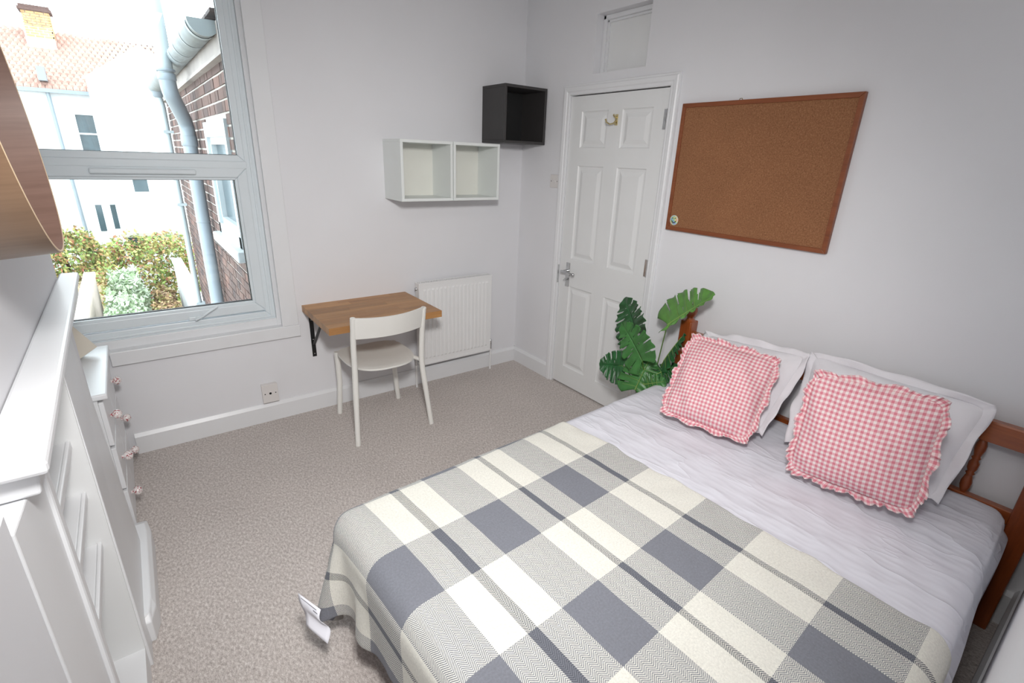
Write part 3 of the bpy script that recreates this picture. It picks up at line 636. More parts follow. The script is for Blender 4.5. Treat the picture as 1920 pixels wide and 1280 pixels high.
lo = np.array([MR, MR, MZ0+MR]); hi = np.array([ML-MR, MW-MR, MZ1-MR]); cl = np.clip(q, lo, hi)
# plan-view corners rounder
d_ = q-cl; L_ = np.linalg.norm(d_, axis=1, keepdims=True); q = np.where(L_ > 1e-6, cl+d_/np.maximum(L_, 1e-6)*MR, q)
u_, v_, z_ = q.T
rc = .11
for cu in (0, 1):
    for cv in (0, 1):
        du = np.clip(rc-(u_ if cu == 0 else ML-u_), 0, None); dv = np.clip(rc-(v_ if cv == 0 else MW-v_), 0, None); r_ = np.sqrt(du**2+dv**2); k_ = np.where(r_ > rc, rc/np.maximum(r_, 1e-6), 1)
        u_ = np.where(r_ > rc, (rc-du*k_ if cu == 0 else ML-rc+du*k_), u_); v_ = np.where(r_ > rc, (rc-dv*k_ if cv == 0 else MW-rc+dv*k_), v_)
top = (z_ > MZ1-.02)
def ridge(a, b, f, ph): return -np.abs(np.sin(a*f+1.3*np.sin(b*4+ph)+ph))
wr = .0045*ridge(v_+u_*.6, u_, 16, .3)+.0035*ridge(v_*1.1-u_*.5, v_, 23, 1.1)+.003*np.sin(u_*5+v_*3)+.0012*ridge(u_+v_*.2, v_, 40, .6)
fade = np.exp(-((u_-.45)/.5)**2)*.8+.2
z_ = z_+np.where(top, wr*fade, 0)
side = (z_ < MZ1-.06); bul = .010*np.sin(u_*9)*np.sin((z_-MZ0)/(MZ1-MZ0)*PI)
v_ = v_+np.where(side & (v_ > MW-.02), .014-.012*0+bul*.6, 0)
Wp = np.array(BO)[None, :]+u_[:, None]*np.array(ud)+v_[:, None]*np.array(vd)+z_[:, None]*np.array([0, 0, 1])
me = bpy.data.meshes.new('mattress'); me.from_pydata(Wp.tolist(), [], FN); me.polygons.foreach_set('use_smooth', [True]*len(FN)); me.update()
mat_o = link('mattress', me, 'sheet'); fixnormals(mat_o)
tag(mat_o, 'double mattress under a creased white fitted sheet', 'mattress')

# ---- blanket: position based cloth draped over the mattress
def drape():
    sl, tl, h = 1.315, 1.80, .0247
    ns, nt = int(sl/h)+1, int(tl/h)+1
    s = np.linspace(0, sl, ns); t = np.linspace(-.05, tl-.05, nt); SS, TT = np.meshgrid(s, t, indexing='ij')
    X = np.stack([.860+SS, TT-.134-.028*(1-SS), np.full_like(SS, MZ1+.03)], -1)
    X[..., 2] += RNG.normal(size=SS.shape)*.0008
    Vv = np.zeros_like(X); R = .06; th = .006
    lo = np.array([-.5+R, R, -1.]); hi = np.array([ML-R, MW-R, MZ1-R])
    ds, dt_ = s[1]-s[0], t[1]-t[0]; dg = math.hypot(ds, dt_)
    cons = []
    def con(sa, sb, rest, k):
        cons.append((sa, sb, rest, k))
    sl_ = slice
    for par in (0, 1):
        con((sl_(par, ns-1, 2), sl_(None)), (sl_(par+1, ns, 2), sl_(None)), ds, 1.0)
        con((sl_(None), sl_(par, nt-1, 2)), (sl_(None), sl_(par+1, nt, 2)), dt_, 1.0)
        con((sl_(par, ns-1, 2), sl_(0, nt-1)), (sl_(par+1, ns, 2), sl_(1, nt)), dg, .5)
        con((sl_(par, ns-1, 2), sl_(1, nt)), (sl_(par+1, ns, 2), sl_(0, nt-1)), dg, .5)
    for par in (0, 1, 2, 3):
        con((sl_(par, ns-3, 4), sl_(None)), (sl_(par+3, ns, 4), sl_(None)), 3*ds, .25)
        con((sl_(None), sl_(par, nt-3, 4)), (sl_(None), sl_(par+3, nt, 4)), 3*dt_, .25)
    dtm = 1/60
    for it in range(190):
        Vv[..., 2] -= 9.8*dtm; Vv *= .985; Pn = X+Vv*dtm
        for q_ in range(9):
            for sa, sb, rest, k in cons:
                a = Pn[sa]; b = Pn[sb]; m0 = min(a.shape[0], b.shape[0]); m1 = min(a.shape[1], b.shape[1]); a = a[:m0, :m1]; b = b[:m0, :m1]
                d = b-a; L = np.linalg.norm(d, axis=-1, keepdims=True); c = d*((L-rest)/np.maximum(L, 1e-9)*.5*k); a += c; b -= c
            cl = np.clip(Pn, lo, hi); d = Pn-cl; L = np.linalg.norm(d, axis=-1, keepdims=True); ins = L < R+th
            ok = ins & (L > 1e-6); Pn = np.where(ok, cl+d/np.maximum(L, 1e-6)*(R+th), Pn)
            deep = (L <= 1e-6)[..., 0]; Pn[deep, 2] = MZ1+th
            Pn[..., 2] = np.maximum(Pn[..., 2], .012)
            Pn[..., 1] = np.minimum(Pn[..., 1], MW+.09-.02*0)
        # friction on the top
        on = (np.abs(Pn[..., 2]-(MZ1+th)) < .01)[..., None]; Pn[..., :2] = np.where(on, X[..., :2]*.9+Pn[..., :2]*.1, Pn[..., :2])
        Vv = (Pn-X)/dtm; X = Pn
    return X, SS, TT
X, SS, TT = drape()
wv = .0022*np.sin(SS*31+2.2*np.sin(TT*9))*np.sin(TT*13+SS*4)+.0015*np.sin(TT*47+3*np.sin(SS*8))
edge = np.exp(-SS/.05); X[..., 2] += np.where(X[..., 2] > MZ1-.01, .003+np.abs(wv)*1.0+edge*(.003+.003*np.sin(TT*38+np.sin(TT*15)*2)), 0)
X[..., 0] -= edge*(.006*np.sin(TT*17)+.004*np.sin(TT*41+1))
Wb = np.array(BO)+X[..., :1]*np.array(ud)+X[..., 1:2]*np.array(vd)+X[..., 2:]*np.array([0, 0, 1])
Wb[..., 1] = np.maximum(Wb[..., 1], YS+.012+.017*(Wb[..., 2] < .18))
ns, nt = SS.shape; me = bpy.data.meshes.new('blanket')
fc_ = [(i*nt+j, i*nt+j+1, (i+1)*nt+j+1, (i+1)*nt+j) for i in range(ns-1) for j in range(nt-1)]
me.from_pydata(Wb.reshape(-1, 3).tolist(), [], fc_); me.polygons.foreach_set('use_smooth', [True]*len(fc_))
uvl = me.uv_layers.new(name='UVMap'); idx = np.zeros(len(me.loops), dtype=np.int32); me.loops.foreach_get('vertex_index', idx)
uvl.data.foreach_set('uv', np.stack([SS.ravel()[idx], TT.ravel()[idx]], -1).ravel()); me.update()
bl = link('blanket', me, 'plaid'); mod(bl, 'SOLIDIFY', thickness=.005, offset=1); mod(bl, 'SUBSURF', levels=1, render_levels=2)
tag(bl, 'grey and cream checked wool blanket spread over the foot of the bed', 'blanket')
# care label sewn at the corner of the hem
cw = Wb[-3, 2]; cw2 = Wb[-3, 6]
lx = Vector((float(cw2[0]-cw[0]), float(cw2[1]-cw[1]), 0)).normalized()
LBL = []
def lab(u, v):
    p = Vector((-2.185, -1.740, .265))+Vector((.045, -.080, -.025))*u+Vector((.004, -.050, -.095))*v+Vector((-1, -.2, 0))*(.008*math.sin(v*7)*(.4+u)); return p
lb = MB().grid(lab, 6, 14).build('care_label', 'label', bl, label='white sewn-in care label hanging at the corner'); mod(lb, 'SOLIDIFY', thickness=.0008)
MB().grid(lambda u, v: lab(.15+.7*u, .06+.015*v)+Vector((-.0015, 0, .001)), 4, 1).grid(lambda u, v: lab(.72+.2*u, .12+.02*v)+Vector((-.0015, 0, .001)), 2, 1).build('label_print', 'ink', lb)

# ================================================================== PILLOWS AND CUSHIONS
def pillow(name, corners, T, m, label, cat, group=None, rep=0, pinch=.06, flange=0, seed=1, sag=0, N=44, rnd=14):
    """corners TL,TR,BR,BL seen from the room"""
    TLc, TRc, BRc, BLc = [Vector(c) for c in corners]; ctr = (TLc+TRc+BRc+BLc)/4
    nn = (TRc-TLc+BRc-BLc).cross(TLc-BLc+TRc-BRc).normalized()
    if nn.x > 0: nn = -nn
    t = thing(name, label, cat, ctr, group=group); rs = np.random.default_rng(seed); ph = rs.uniform(0, 6, 8)
    def pos(a, b, k, fl=1.0):      # a,b in -1..1
        mx_ = max(abs(a), abs(b), 1e-6); q_ = mx_/((abs(a)**rnd+abs(b)**rnd)**(1/rnd)+1e-9); a0, b0 = a, b
        ea = a*q_*(1-pinch*(1-b*b)*.9); eb = b*q_*(1-pinch*(1-a*a)*.9)
        u, v = (ea+1)/2, (eb+1)/2
        p = (BLc*(1-u)+BRc*u)*(1-v)+(TLc*(1-u)+TRc*u)*v
        f = max(0, (1-abs(a)**2.2))**.62*max(0, (1-abs(b)**2.2))**.62
        w = .004*math.sin(a*7+ph[0]+2*b)*math.sin(b*5+ph[1])+.003*math.sin(a*13+b*6+ph[2])
        rad = math.hypot(a, b); w += .004*math.sin(math.atan2(b, a)*11+ph[3])*max(0, rad-.6)*f
        bulge = T*(.5+.5)*f*(1+sag*(-b)*.35)
        return p+nn*(k*(bulge/2)+(w if k > 0 else 0)*min(1, f*2.5))-ctr
    mb = MB(); n = N
    mb.grid(lambda i, j: pos(2*i-1, 2*j-1, 1), n, n); mb.grid(lambda i, j: pos(1-2*i, 2*j-1, -1), n, n)
    me = mb.mesh(name); me.materials.append(MT[m]); uv = me.uv_layers.new(name='UVMap'); k = (n+1)*(n+1)
    def flat(a, b):
        mx_ = max(abs(a), abs(b), 1e-6); q_ = mx_/((abs(a)**rnd+abs(b)**rnd)**(1/rnd)+1e-9); return (a*q_+1)/2*rep, (b*q_+1)/2*rep
    for lp in me.loops:
        vi = lp.vertex_index % k; i, j = divmod(vi, n+1); uv.data[lp.index].uv = flat(2*i/n-1, 2*j/n-1)
    link('pillow_body', me, None, t); return t, pos, nn, ctr
def ruffle(t, pos, nn, rep, w=.026, seed=0):
    rs = np.random.default_rng(seed); n = 420; pts = []
    for k in range(n+1):
        q = (k % n)/n*4; s_ = int(q); f = q-s_
        a, b = [(-1+2*f, 1), (1, 1-2*f), (1-2*f, -1), (-1, -1+2*f)][s_]
        corner = max(0, 1-min(f, 1-f)/.07)
        ph = rs_ph[0]
        p = pos(a, b, 0); out = (p-pos(a*.9, b*.9, 0)).normalized(); c = Vector(pos(0, 0, 0))
        if corner > 0: out = (p-c).normalized()
        wv = math.sin(k*.62+1.5*math.sin(k*.13))+.5*math.sin(k*1.13+2*math.sin(k*.07)); ww = w*(1+.25*math.sin(k*.21)+.35*corner)
        pts.append((p, out, wv, ww))
    V = []; F = []; m = 5
    for p, out, wv, ww in pts:
        for j in range(m+1):
            r = j/m; V.append(p+out*(ww*r-.003)*(1-.10*abs(wv)*r)+nn*(.011*wv*r**1.0+.004*r))
    F = [(i*(m+1)+j, (i+1)*(m+1)+j, (i+1)*(m+1)+j+1, i*(m+1)+j+1) for i in range(n) for j in range(m)]
    me = MB().add(V, F, True).mesh('ruffle'); me.materials.append(MT['gingham']); uv = me.uv_layers.new(name='UVMap')
    for lp in me.loops:
        i, j = divmod(lp.vertex_index, m+1); uv.data[lp.index].uv = (i/n*4*rep*1.0, j/m*w/.0155+.25)
    o = link('ruffle', me, None, t); mod(o, 'SOLIDIFY', thickness=.0012)
rs_ph = [0]
PW = [('L', [(-.115, -1.775, .785), (-.150, -2.275, .840), (-.395, -2.255, .535), (-.40, -1.87, .54)], 'white pillow against the headboard behind the left gingham cushion', 3),
      ('R', [(-.115, -2.292, .845), (-.140, -2.875, .855), (-.315, -2.845, .535), (-.36, -2.37, .535)], 'white pillow against the headboard behind the right gingham cushion', 5)]
for k_, cn, lbl, sd_ in PW:
    t, pos, nn, ctr = pillow('bed_pillow', cn, .13, 'linen', lbl, 'pillow', seed=sd_, pinch=.03)
    # oxford flange: a flat rippled border around the body
    n = 240; m = 4; V = []
    for k in range(n+1):
        q = (k % n)/n*4; s_ = int(q); f = q-s_
        a, b = [(-1+2*f, 1), (1, 1-2*f), (1-2*f, -1), (-1, -1+2*f)][s_]; p = pos(a, b, 0); cnr = max(0, 1-min(f, 1-f)/.06)
        out = (p-pos(a*.92, b*.92, 0)).normalized(); out = (out*(1-cnr)+p.normalized()*cnr).normalized(); wdt = .034*(1+.15*cnr)*(1 if b > -.99 else .45)
        for j in range(m+1):
            r = j/m; V.append(p+out*(wdt*r-.004)*(1+.12*math.sin(k*.23+sd_))+nn*(.010*math.sin(k*.17+sd_)*r+.006*math.sin(k*.41)*r+(.012*r if b > .99 else 0)))
    F = [(i*(m+1)+j, (i+1)*(m+1)+j, (i+1)*(m+1)+j+1, i*(m+1)+j+1) for i in range(n) for j in range(m)]
    o = MB().add(V, F, True).build('flange', 'linen', t); mod(o, 'SOLIDIFY', thickness=.002)
GC = [([(-.395, -1.872, .858), (-.305, -2.235, .838), (-.512, -2.268, .533), (-.602, -1.905, .543)], 'left gingham cushion, leaning flatter near the plant side, pink with ruffled edge', 2, 23),
      ([(-.475, -2.440, .905), (-.425, -2.815, .925), (-.500, -2.840, .548), (-.560, -2.462, .533)], 'right gingham cushion, standing upright nearer the camera, pink with ruffled edge', 9, 22)]
for cn, lbl, sd_, rp in GC:
    t, pos, nn, ctr = pillow('gingham_cushion', cn, .165, 'gingham', lbl, 'cushion', rep=rp, seed=sd_, pinch=.02, sag=.3, rnd=8)
    ruffle(t, pos, nn, rp, seed=sd_)

# ================================================================== MONSTERA
mo = thing('monstera_plant', 'split-leaved monstera standing between the door and the headboard', 'plant', (-.19, -1.50, 0))
def leaf(base, tip, side, mname, fold=.0, curl=.12, wl=1.0, wr_=1.0, nl=4, seed=0):
    base, tip, side = Vector(base), Vector(tip), Vector(side); ax = tip-base; Lh = ax.length; ax.normalize()
    sv = side-base; sv = (sv-ax*sv.dot(ax)).normalized(); nv = ax.cross(sv); rs = np.random.default_rng(seed); NV, NW = 72, 12
    slits = {}
    for sgn in (0, 1):
        c = np.linspace(.16, .74, nl)+rs.uniform(-.015, .015, nl); slits[sgn] = c
    def W(v): return .62*(min(1, (v+.05)/.17)**.5)*(1-max(0, (v-.22)/.80)**2.1)**.9 if v < .999 else 0
    def pt(sgn, v, w):
        k = 1 if sgn == 0 else -1; ww = W(v)*(wl if sgn == 0 else wr_)*Lh
        x = w*ww; y = v*Lh+ (w**1.3)*(.13-.44*(1-v)**1.6)*Lh*.8
        z = -abs(x)*fold - curl*Lh*(y/Lh)**2 - curl*.8*(x/Lh)**2*Lh*1.6+.006*math.sin(v*40)*w
        return base+ax*y+sv*(k*x)+nv*z - mo.location
    mb = MB()
    for sgn in (0, 1):
        def keep(i, j, sgn=sgn):
            v = (i+.5)/NV; w = (j+.5)/NW
            for c in slits[sgn]:
                if w > .36 and abs(v-c) < .004+.018*(w-.36)/.64: return False
            return not any((.16 < w < .30 and abs(v-(c+.06)) < .007) for c in slits[sgn][1:4])
        if sgn == 0: mb.grid(lambda a, b: pt(0, a, b), NV, NW, True, keep)
        else: mb.grid(lambda a, b: pt(1, a, 1-b), NV, NW, True, lambda i, j: keep(i, NW-1-j))
    o = mb.build('leaf', mname, mo); mod(o, 'SOLIDIFY', thickness=.0012)
    vn = MB(); vn.tube([pt(0, v, 0)+nv*.001 for v in np.linspace(0, .97, 12)], [.0028-.0018*v for v in np.linspace(0, 1, 12)], 6)
    for sgn in (0, 1):
        for c in slits[sgn]:
            vn.tube([pt(sgn, max(.02, c-.065), w)+nv*.0012 for w in (0.02, .35, .7)], [.0013, .0010, .0005], 5)
    vn.build('leaf_vein', 'vein', o)
    return base
BS = []
BS.append(leaf((-.24, -1.425, .708), (-.20, -1.310, .862), (-.28, -1.53, .80), 'green1', .10, .1, 1.5, 1.35, seed=1))
BS.append(leaf((-.24, -1.618, .812), (-.21, -1.805, 1.006), (-.15, -1.57, .93), 'green3', .02, .05, 1.05, .12, seed=2))
BS.append(leaf((-.32, -1.552, .600), (-.28, -1.385, .745), (-.33, -1.66, .68), 'green2', .1, .1, 1.05, .8, seed=3))
BS.append(leaf((-.22, -1.615, .600), (-.24, -1.705, .780), (-.10, -1.56, .66), 'green1', .5, .05, .6, .5, seed=4))
BS.append(leaf((-.33, -1.536, .424), (-.27, -1.555, .604), (-.35, -1.42, .50), 'green2', .1, .1, 1.05, .95, seed=5))
BS.append(leaf((-.28, -1.395, .505), (-.29, -1.255, .470), (-.27, -1.33, .56), 'green1', .1, .15, 1.0, 1.2, seed=6))
BS.append(leaf((-.26, -1.60, .52), (-.20, -1.68, .60), (-.2, -1.54, .58), 'green1', .1, .15, .9, .9, seed=7))
BS.append(leaf((-.30, -1.56, .46), (-.30, -1.68, .52), (-.3, -1.55, .55), 'green2', .1, .15, .7, .9, seed=8))
for b in BS:
    b = b-mo.location; p0 = Vector((0, 0, .165)); mid = (b+p0)/2+Vector((.02, .0, .05))
    MB().tube([p0, p0*.5+mid*.5+Vector((0, 0, .02)), mid, mid*.4+b*.6+Vector((0, 0, .01)), b], [.004, .0038, .0035, .003, .0026], 8).build('stalk', 'stem', mo)
MB().lathe([(.06, 0), (.082, .15), (.086, .175), (.086, .18), (.080, .18), (.077, .165), (.002, .163)], n=28, cap=True).build('pot', 'pot', mo)
MB().lathe([(.077, .164), (.05, .170), (.002, .172)], n=20, cap=False).build('soil', 'soil', mo)

# ================================================================== ADDED CEILING LAMP (unseen housing for the fill light, above the frame)
cl_ = thing('added_ceiling_lamp', 'flat square lamp added unseen on the ceiling for fill', 'lamp', (-2.2, -2.5, ZC))
MB().box((-.22, -.22, -.03), (.22, .22, 0), .004).build('fill_lamp_housing', 'whitecube', cl_)

# ================================================================== OUTSIDE
GZ = -2.8
S(B('ground', 'grass', (-14, .3, GZ-.1), (12, 40, GZ)))
EX = -1.80; EY0, EY1 = .27, 4.85
he = thing('rear_extension', 'dark brick rear wing running out beside the window', 'building', (EX, 2.5, GZ))
def PE(mb, name, m, par=None, **k):
    o = mb.build(name, m, par or he, **k); o.data.transform(Matrix.Translation(-he.location)); return o
wy0, wy1, wz0, wz1 = .77, 1.74, .95, 1.77
PE(wall_grid(0, EX+.006, EX+.3, (EY0, EY1), (GZ, 2.36), [(wy0, wy1, wz0, wz1)]), 'mortar_backing', 'mortar')
# bricks: course 75 mm, header/stretcher (flemish) bond
bricks = []; cz = .0755; k = 0; z = GZ+.01
while z < 2.09:
    y = EY0-(.11 if k % 2 else 0); hd = (k % 2 == 0)
    while y < EY1:
        L = .1 if hd else .21; a, b = max(y, EY0), min(y+L, EY1)
        z1 = z+.061
        if b-a > .03:
            segs = [(a, b)]
            if z1 > wz0-.11 and z < wz1+.01:
                segs = [(p_, q_) for p_, q_ in ((a, min(b, wy0-.01)), (max(a, wy1+.01), b)) if q_-p_ > .02]
            for p_, q_ in segs: bricks.append((p_, q_, z, z1))
        y += L+.015; hd = not hd
    z += cz; k += 1
def vis(b): 
    y = (b[0]+b[1])/2; return b[2] > .45-(y-.5)*.3 and b[0] > .45
near = sorted([b for b in bricks if vis(b)], key=lambda b: b[0])[:300]; nset = set(near)
meshes = {}
for b in near:
    L = round(b[1]-b[0], 3)
    if L not in meshes:
        mb_ = MB().box((-.002, -L/2, -.0305), (.02, L/2, .0305)); meshes[L] = mb_.mesh('brick'); meshes[L].materials.append(MT['brick'])
    o = bpy.data.objects.new('brick', meshes[L]); COL.objects.link(o); o.parent = he
    o.location = Vector((EX+random.uniform(-.002, .002), (b[0]+b[1])/2, (b[2]+b[3])/2))-he.location; o.rotation_euler = (random.uniform(-.01, .01), 0, random.uniform(-.012, .012))
fb = MB(); tone = []
for b in bricks:
    if b in nset: continue
    fb.box((EX-.002+random.uniform(-.002, .002), b[0], b[2]), (EX+.01, b[1], b[3])); tone += [random.random()]*8
o = PE(fb, 'far_bricks', 'brick', kind='stuff'); at = o.data.attributes.new('tone', 'FLOAT', 'POINT'); at.data.foreach_set('value', tone)
PE(MB().box((EX-.03, EY0, 2.095), (EX+.05, EY1+.05, 2.26)).box((EX-.045, EY0, 2.085), (EX-.0, EY1+.05, 2.105)), 'fascia', 'fascia')
gr = -1.885
gm = MB(); n = 14; ys = [.50, EY1]; V = []
for y in ys:
    for r in (.078, .073):
        for k in range(n+1):
            a = PI+PI*k/n; V.append((gr+r*math.cos(a), y, 2.262+r*math.sin(a)*1.05))
m_ = n+1; F = [(k, k+1, 2*m_+k+1, 2*m_+k) for k in range(n)]+[(m_+k+1, m_+k, 3*m_+k, 3*m_+k+1) for k in range(n)]+[(0, m_, 3*m_, 2*m_), (n, 2*m_+n, 3*m_+n, m_+n)]
gm.add(V, F, True); g_ = PE(gm, 'gutter', 'gutter'); fixnormals(g_)
cp = MB(); pts = [(gr+.082*math.cos(PI+PI*k/n), 2.264+.084*math.sin(PI+PI*k/n)) for k in range(n+1)]
cp.prism(pts, .488, .502, 1); fixnormals(PE(cp, 'gutter_end_cap', 'pipelt', g_))
for y, w in ((.56, .05), (.95, .02), (1.75, .02), (1.4, .02)):
    V = []; 
    for yy in (y, y+w):
        for k in range(n+1): a = PI+PI*k/n; V.append((gr+.083*math.cos(a), yy, 2.264+.083*math.sin(a)*1.05))
    fixnormals(PE(MB().add(V, [(k, k+1, m_+k+1, m_+k) for k in range(n)], True), 'gutter_union', 'pipelt', g_))
# roof tiles over the wing
rt = MB()
for i in range(5):
    for j in range(24):
        y = .40+j*.19; x = EX-.06+i*.16; z = 2.29+i*.11
        rt.box((x, y, z), (x+.2, y+.17, z+.018))
PE(rt, 'roof_tiles', 'slate', kind='stuff'); PE(MB().hexa([(EX-.0, EY0, 2.24), (1.0, EY0, 2.24), (1.0, EY1, 2.24), (EX, EY1, 2.24), (EX, EY0, 2.28), (1.0, EY0, 2.95), (1.0, EY1, 2.95), (EX, EY1, 2.28)]), 'roof_slope', 'slate')
# wing window
ww = PE(fixnormals(rect_frame(0, 1, 0, 1, .1, 0, .1).build('tmp', 'upvc')) and MB().box((EX-.02, wy0-.005, wz1-.10), (EX+.07, wy1+.005, wz1+.005)).box((EX-.02, wy0-.005, wz0-.01), (EX+.07, wy0+.075, wz1-.1)).box((EX-.02, wy1-.075, wz0-.01), (EX+.07, wy1+.005, wz1-.1)).box((EX-.02, wy0, wz0-.01), (EX+.07, wy1, wz0+.07)), 'wing_window', 'wingframe')
bpy.data.objects.remove(bpy.data.objects['tmp'])
PE(MB().box((EX+.0, wy0+.075, wz0+.07), (EX+.05, wy0+.115, wz1-.1)).box((EX, wy1-.115, wz0+.07), (EX+.05, wy1-.075, wz1-.1)).box((EX, wy0+.1, wz0+.07), (EX+.05, wy1-.1, wz0+.12)).box((EX, wy0+.1, wz1-.15), (EX+.05, wy1-.1, wz1-.1)), 'casement', 'wingframe', ww)
PE(MB().box((EX+.035, wy0+.11, wz0+.11), (EX+.04, wy1-.11, wz1-.14)), 'pane', 'dkglass', ww)
o = PE(MB().box((EX-.072, wy0-.10, wz0-.085), (EX+.05, wy1+.04, wz0-.01)), 'window_ledge', 'wingframe', ww); fixnormals(o, .01)
# soil vent pipe with offset bends
def bendpath(p, r=.1, n=6):
    out = [Vector(p[0])]
    for a, b, c in zip(p[:-2], p[1:-1], p[2:]):
        a, b, c = Vector(a), Vector(b), Vector(c); d1 = (a-b).normalized(); d2 = (c-b).normalized(); q0, q1 = b+d1*r, b+d2*r
        for k in range(n+1): t = k/n; out.append(q0*(1-t)**2+b*2*t*(1-t)+q1*t*t)
    out.append(Vector(p[-1])); return out
px, py = -1.875, 2.30; qx, qy = -1.985, 1.95
sp_ = thing('soil_vent_pipe', 'thick grey soil pipe running up the brick wing past the gutter', 'pipe', (px, py, GZ))
def PS(mb, name, m, par=None, **k):
    o = mb.build(name, m, par or sp_, **k); o.data.transform(Matrix.Translation(-sp_.location)); return o
PS(MB().tube([(px, py, GZ), (px, py, 1.62)], .055, 24), 'lower_pipe', 'pipe')
PS(MB().tube(bendpath([(px, py, 1.60), (px, py, 1.78), (qx, qy, 2.0), (qx, qy, 2.12)], .07), .057, 24), 'offset_bend', 'pipe')
PS(MB().tube([(qx, qy, 2.12), (qx, qy, 3.6)], .052, 24), 'vent_stack', 'pipelt')
for c_, r_, h_ in (((px, py, 1.60), .063, .085), ((qx, qy, 2.07), .063, .05), ((qx, qy, 2.13), .066, .02), ((px, py, .95), .060, .012)):
    PS(MB().lathe([(r_-.006, 0), (r_, .005), (r_, h_-.005), (r_-.006, h_)], c_, n=24), 'collar', 'pipe')
rp = thing('rainwater_pipe', 'thin pale rainwater downpipe further along the brick wing', 'pipe', (-1.86, 4.6, GZ))
def PR(mb, name, m, par=None, **k):
    o = mb.build(name, m, par or rp, **k); o.data.transform(Matrix.Translation(-rp.location)); return o
PR(MB().tube(bendpath([(-1.865, 4.62, GZ), (-1.865, 4.62, 2.04), (-1.90, 4.62, 2.20)], .04), .034, 16), 'downpipe', 'pipelt')
PR(MB().lathe([(.034, 0), (.05, .01), (.055, .05), (.07, .07)], (-1.89, 4.62, 2.12), n=16), 'outlet', 'pipe')
for z in (1.75, .9, -.4): PR(MB().box((-1.905, 4.57, z-.015), (EX, 4.67, z+.015)), 'pipe_clip', 'pipelt')

# ---- white house opposite
ho = thing('neighbouring_house', 'white rendered house across the gardens with red tiled roof', 'building', (-3, 20, GZ))
def PH(mb, name, m, par=None, **k):
    o = mb.build(name, m, par or ho, **k); o.data.transform(Matrix.Translation(-ho.location)); return o
PH(wall_grid(1, 20, 20.3, (-12, 3), (GZ, 3.15), [(-3.33, -2.78, 1.25, 2.47)]), 'main_wall', 'render')
PH(MB().prism([(-2.75, GZ), (1.2, GZ), (1.2, 3.2), (-.9, 4.27), (-1.30, 4.45), (-2.75, 3.44)], 18, 21.9, 1), 'gable_wing', 'render')
rs_m = MB(); PH(MB().hexa([(-12, 19.9, 3.05), (3, 19.9, 3.05), (3, 22, 5.0), (-12, 22, 4.9), (-12, 19.9, 3.12), (3, 19.9, 3.12), (3, 22, 5.06), (-12, 22, 4.96)]), 'roof_deck', 'slate')
for i in range(15):
    y = 19.85+i*2.15/15; z = 3.14+i*1.9/15
    for j in range(71):
        x = -12.0+j*.17+(.085 if i % 2 else 0)
        if x > -.3: continue
        rs_m.add([(x, y, z), (x+.08, y, z+.045), (x+.16, y, z), (x, y+.17, z+.13), (x+.08, y+.17, z+.175), (x+.16, y+.17, z+.13), (x, y, z-.03), (x+.16, y, z-.03)], [(0, 1, 4, 3), (1, 2, 5, 4), (6, 7, 2, 1), (6, 1, 0)])
PH(rs_m, 'roof_tiles', 'tile', kind='stuff')
PH(MB().box((-4.10, 21.3, 4.3), (-3.38, 21.9, 5.05)), 'chimney_base', 'render')
cmb = MB(); z = 5.0-.25; k = 0; tn = []
PH(MB().box((-4.03, 21.32, 4.6), (-3.40, 21.88, 5.55)), 'chimney_core', 'mortar')
while z < 5.5:
    x = -4.06-(.11 if k % 2 else 0)
    while x < -3.37:
        a, b = max(x, -4.06), min(x+.215, -3.37)
        if b-a > .04: cmb.box((a, 21.29, z), (b-.012, 21.35, z+.063))
        x += .225
    for y in (21.30, 21.53, 21.76): cmb.box((-3.43, y, z), (-3.37, y+.2, z+.063))
    z += .075; k += 1
ck = PH(cmb, 'chimney_bricks', 'stock', kind='stuff')
PH(MB().box((-4.13, 21.22, 5.5), (-3.30, 21.95, 5.58)).box((-4.09, 21.26, 5.58), (-3.34, 21.92, 5.66)), 'chimney_cap', 'brick')
PH(MB().box((-8, 19.72, 3.02), (-2.74, 19.86, 3.13)), 'eaves_gutter', 'pipe'); PH(MB().box((-3.95, 19.7, 3.35), (-3.75, 20.1, 3.75)), 'roof_vent', 'pipe')
PH(MB().tube([(-3.82, 19.85, 3.05), (-3.72, 19.85, GZ)], .05, 10), 'house_downpipe', 'pipe')
w = PH(fixnormals(rect_frame(-3.34, -2.77, 1.24, 2.48, .06, 19.97, 20.1).build('tmp', 'upvc')) and rect_frame(-3.34, -2.77, 1.24, 2.48, .05, 19.97, 20.1), 'house_window', 'upvc'); bpy.data.objects.remove(bpy.data.objects['tmp'])
PH(MB().box((-3.3, 20.05, 1.28), (-2.81, 20.08, 2.44)), 'pane', 'dkglass', w)
PH(MB().box((-3.3, 20.0, 1.82), (-2.81, 20.04, 1.87)), 'glazing_bar', 'upvc', w)
for x0, x1, z0, z1 in ((-3.262, -3.10, -1.11, -.28), (-2.885, -2.745, -1.05, -.28), (-2.15, -1.76, .11, .51)):
    sg = -1 if z1 < 0 else 1
    w = PH(rect_frame(x0-.03, x1+.03, z0-.03, z1+.03, .03, 17.95, 17.99) if 0 else MB().box((x0-.03, 17.96, z0-.03), (x1+.03, 17.995, z1+.03)), 'house_window', 'upvc')
    PH(MB().box((x0, 17.94, z0), (x1, 17.958, z1)), 'pane', 'dkglass', w)
sh_ = thing('garden_shed', 'low pale shed with a flat roof below the white house', 'shed', (-1.9, 15.5, GZ))
def PQ(mb, name, m, par):
    o = mb.build(name, m, par); o.data.transform(Matrix.Translation(-par.location)); return o
PQ(MB().box((-2.6, 15, GZ), (-1.0, 16.4, -.88)), 'shed_wall', 'render', sh_)
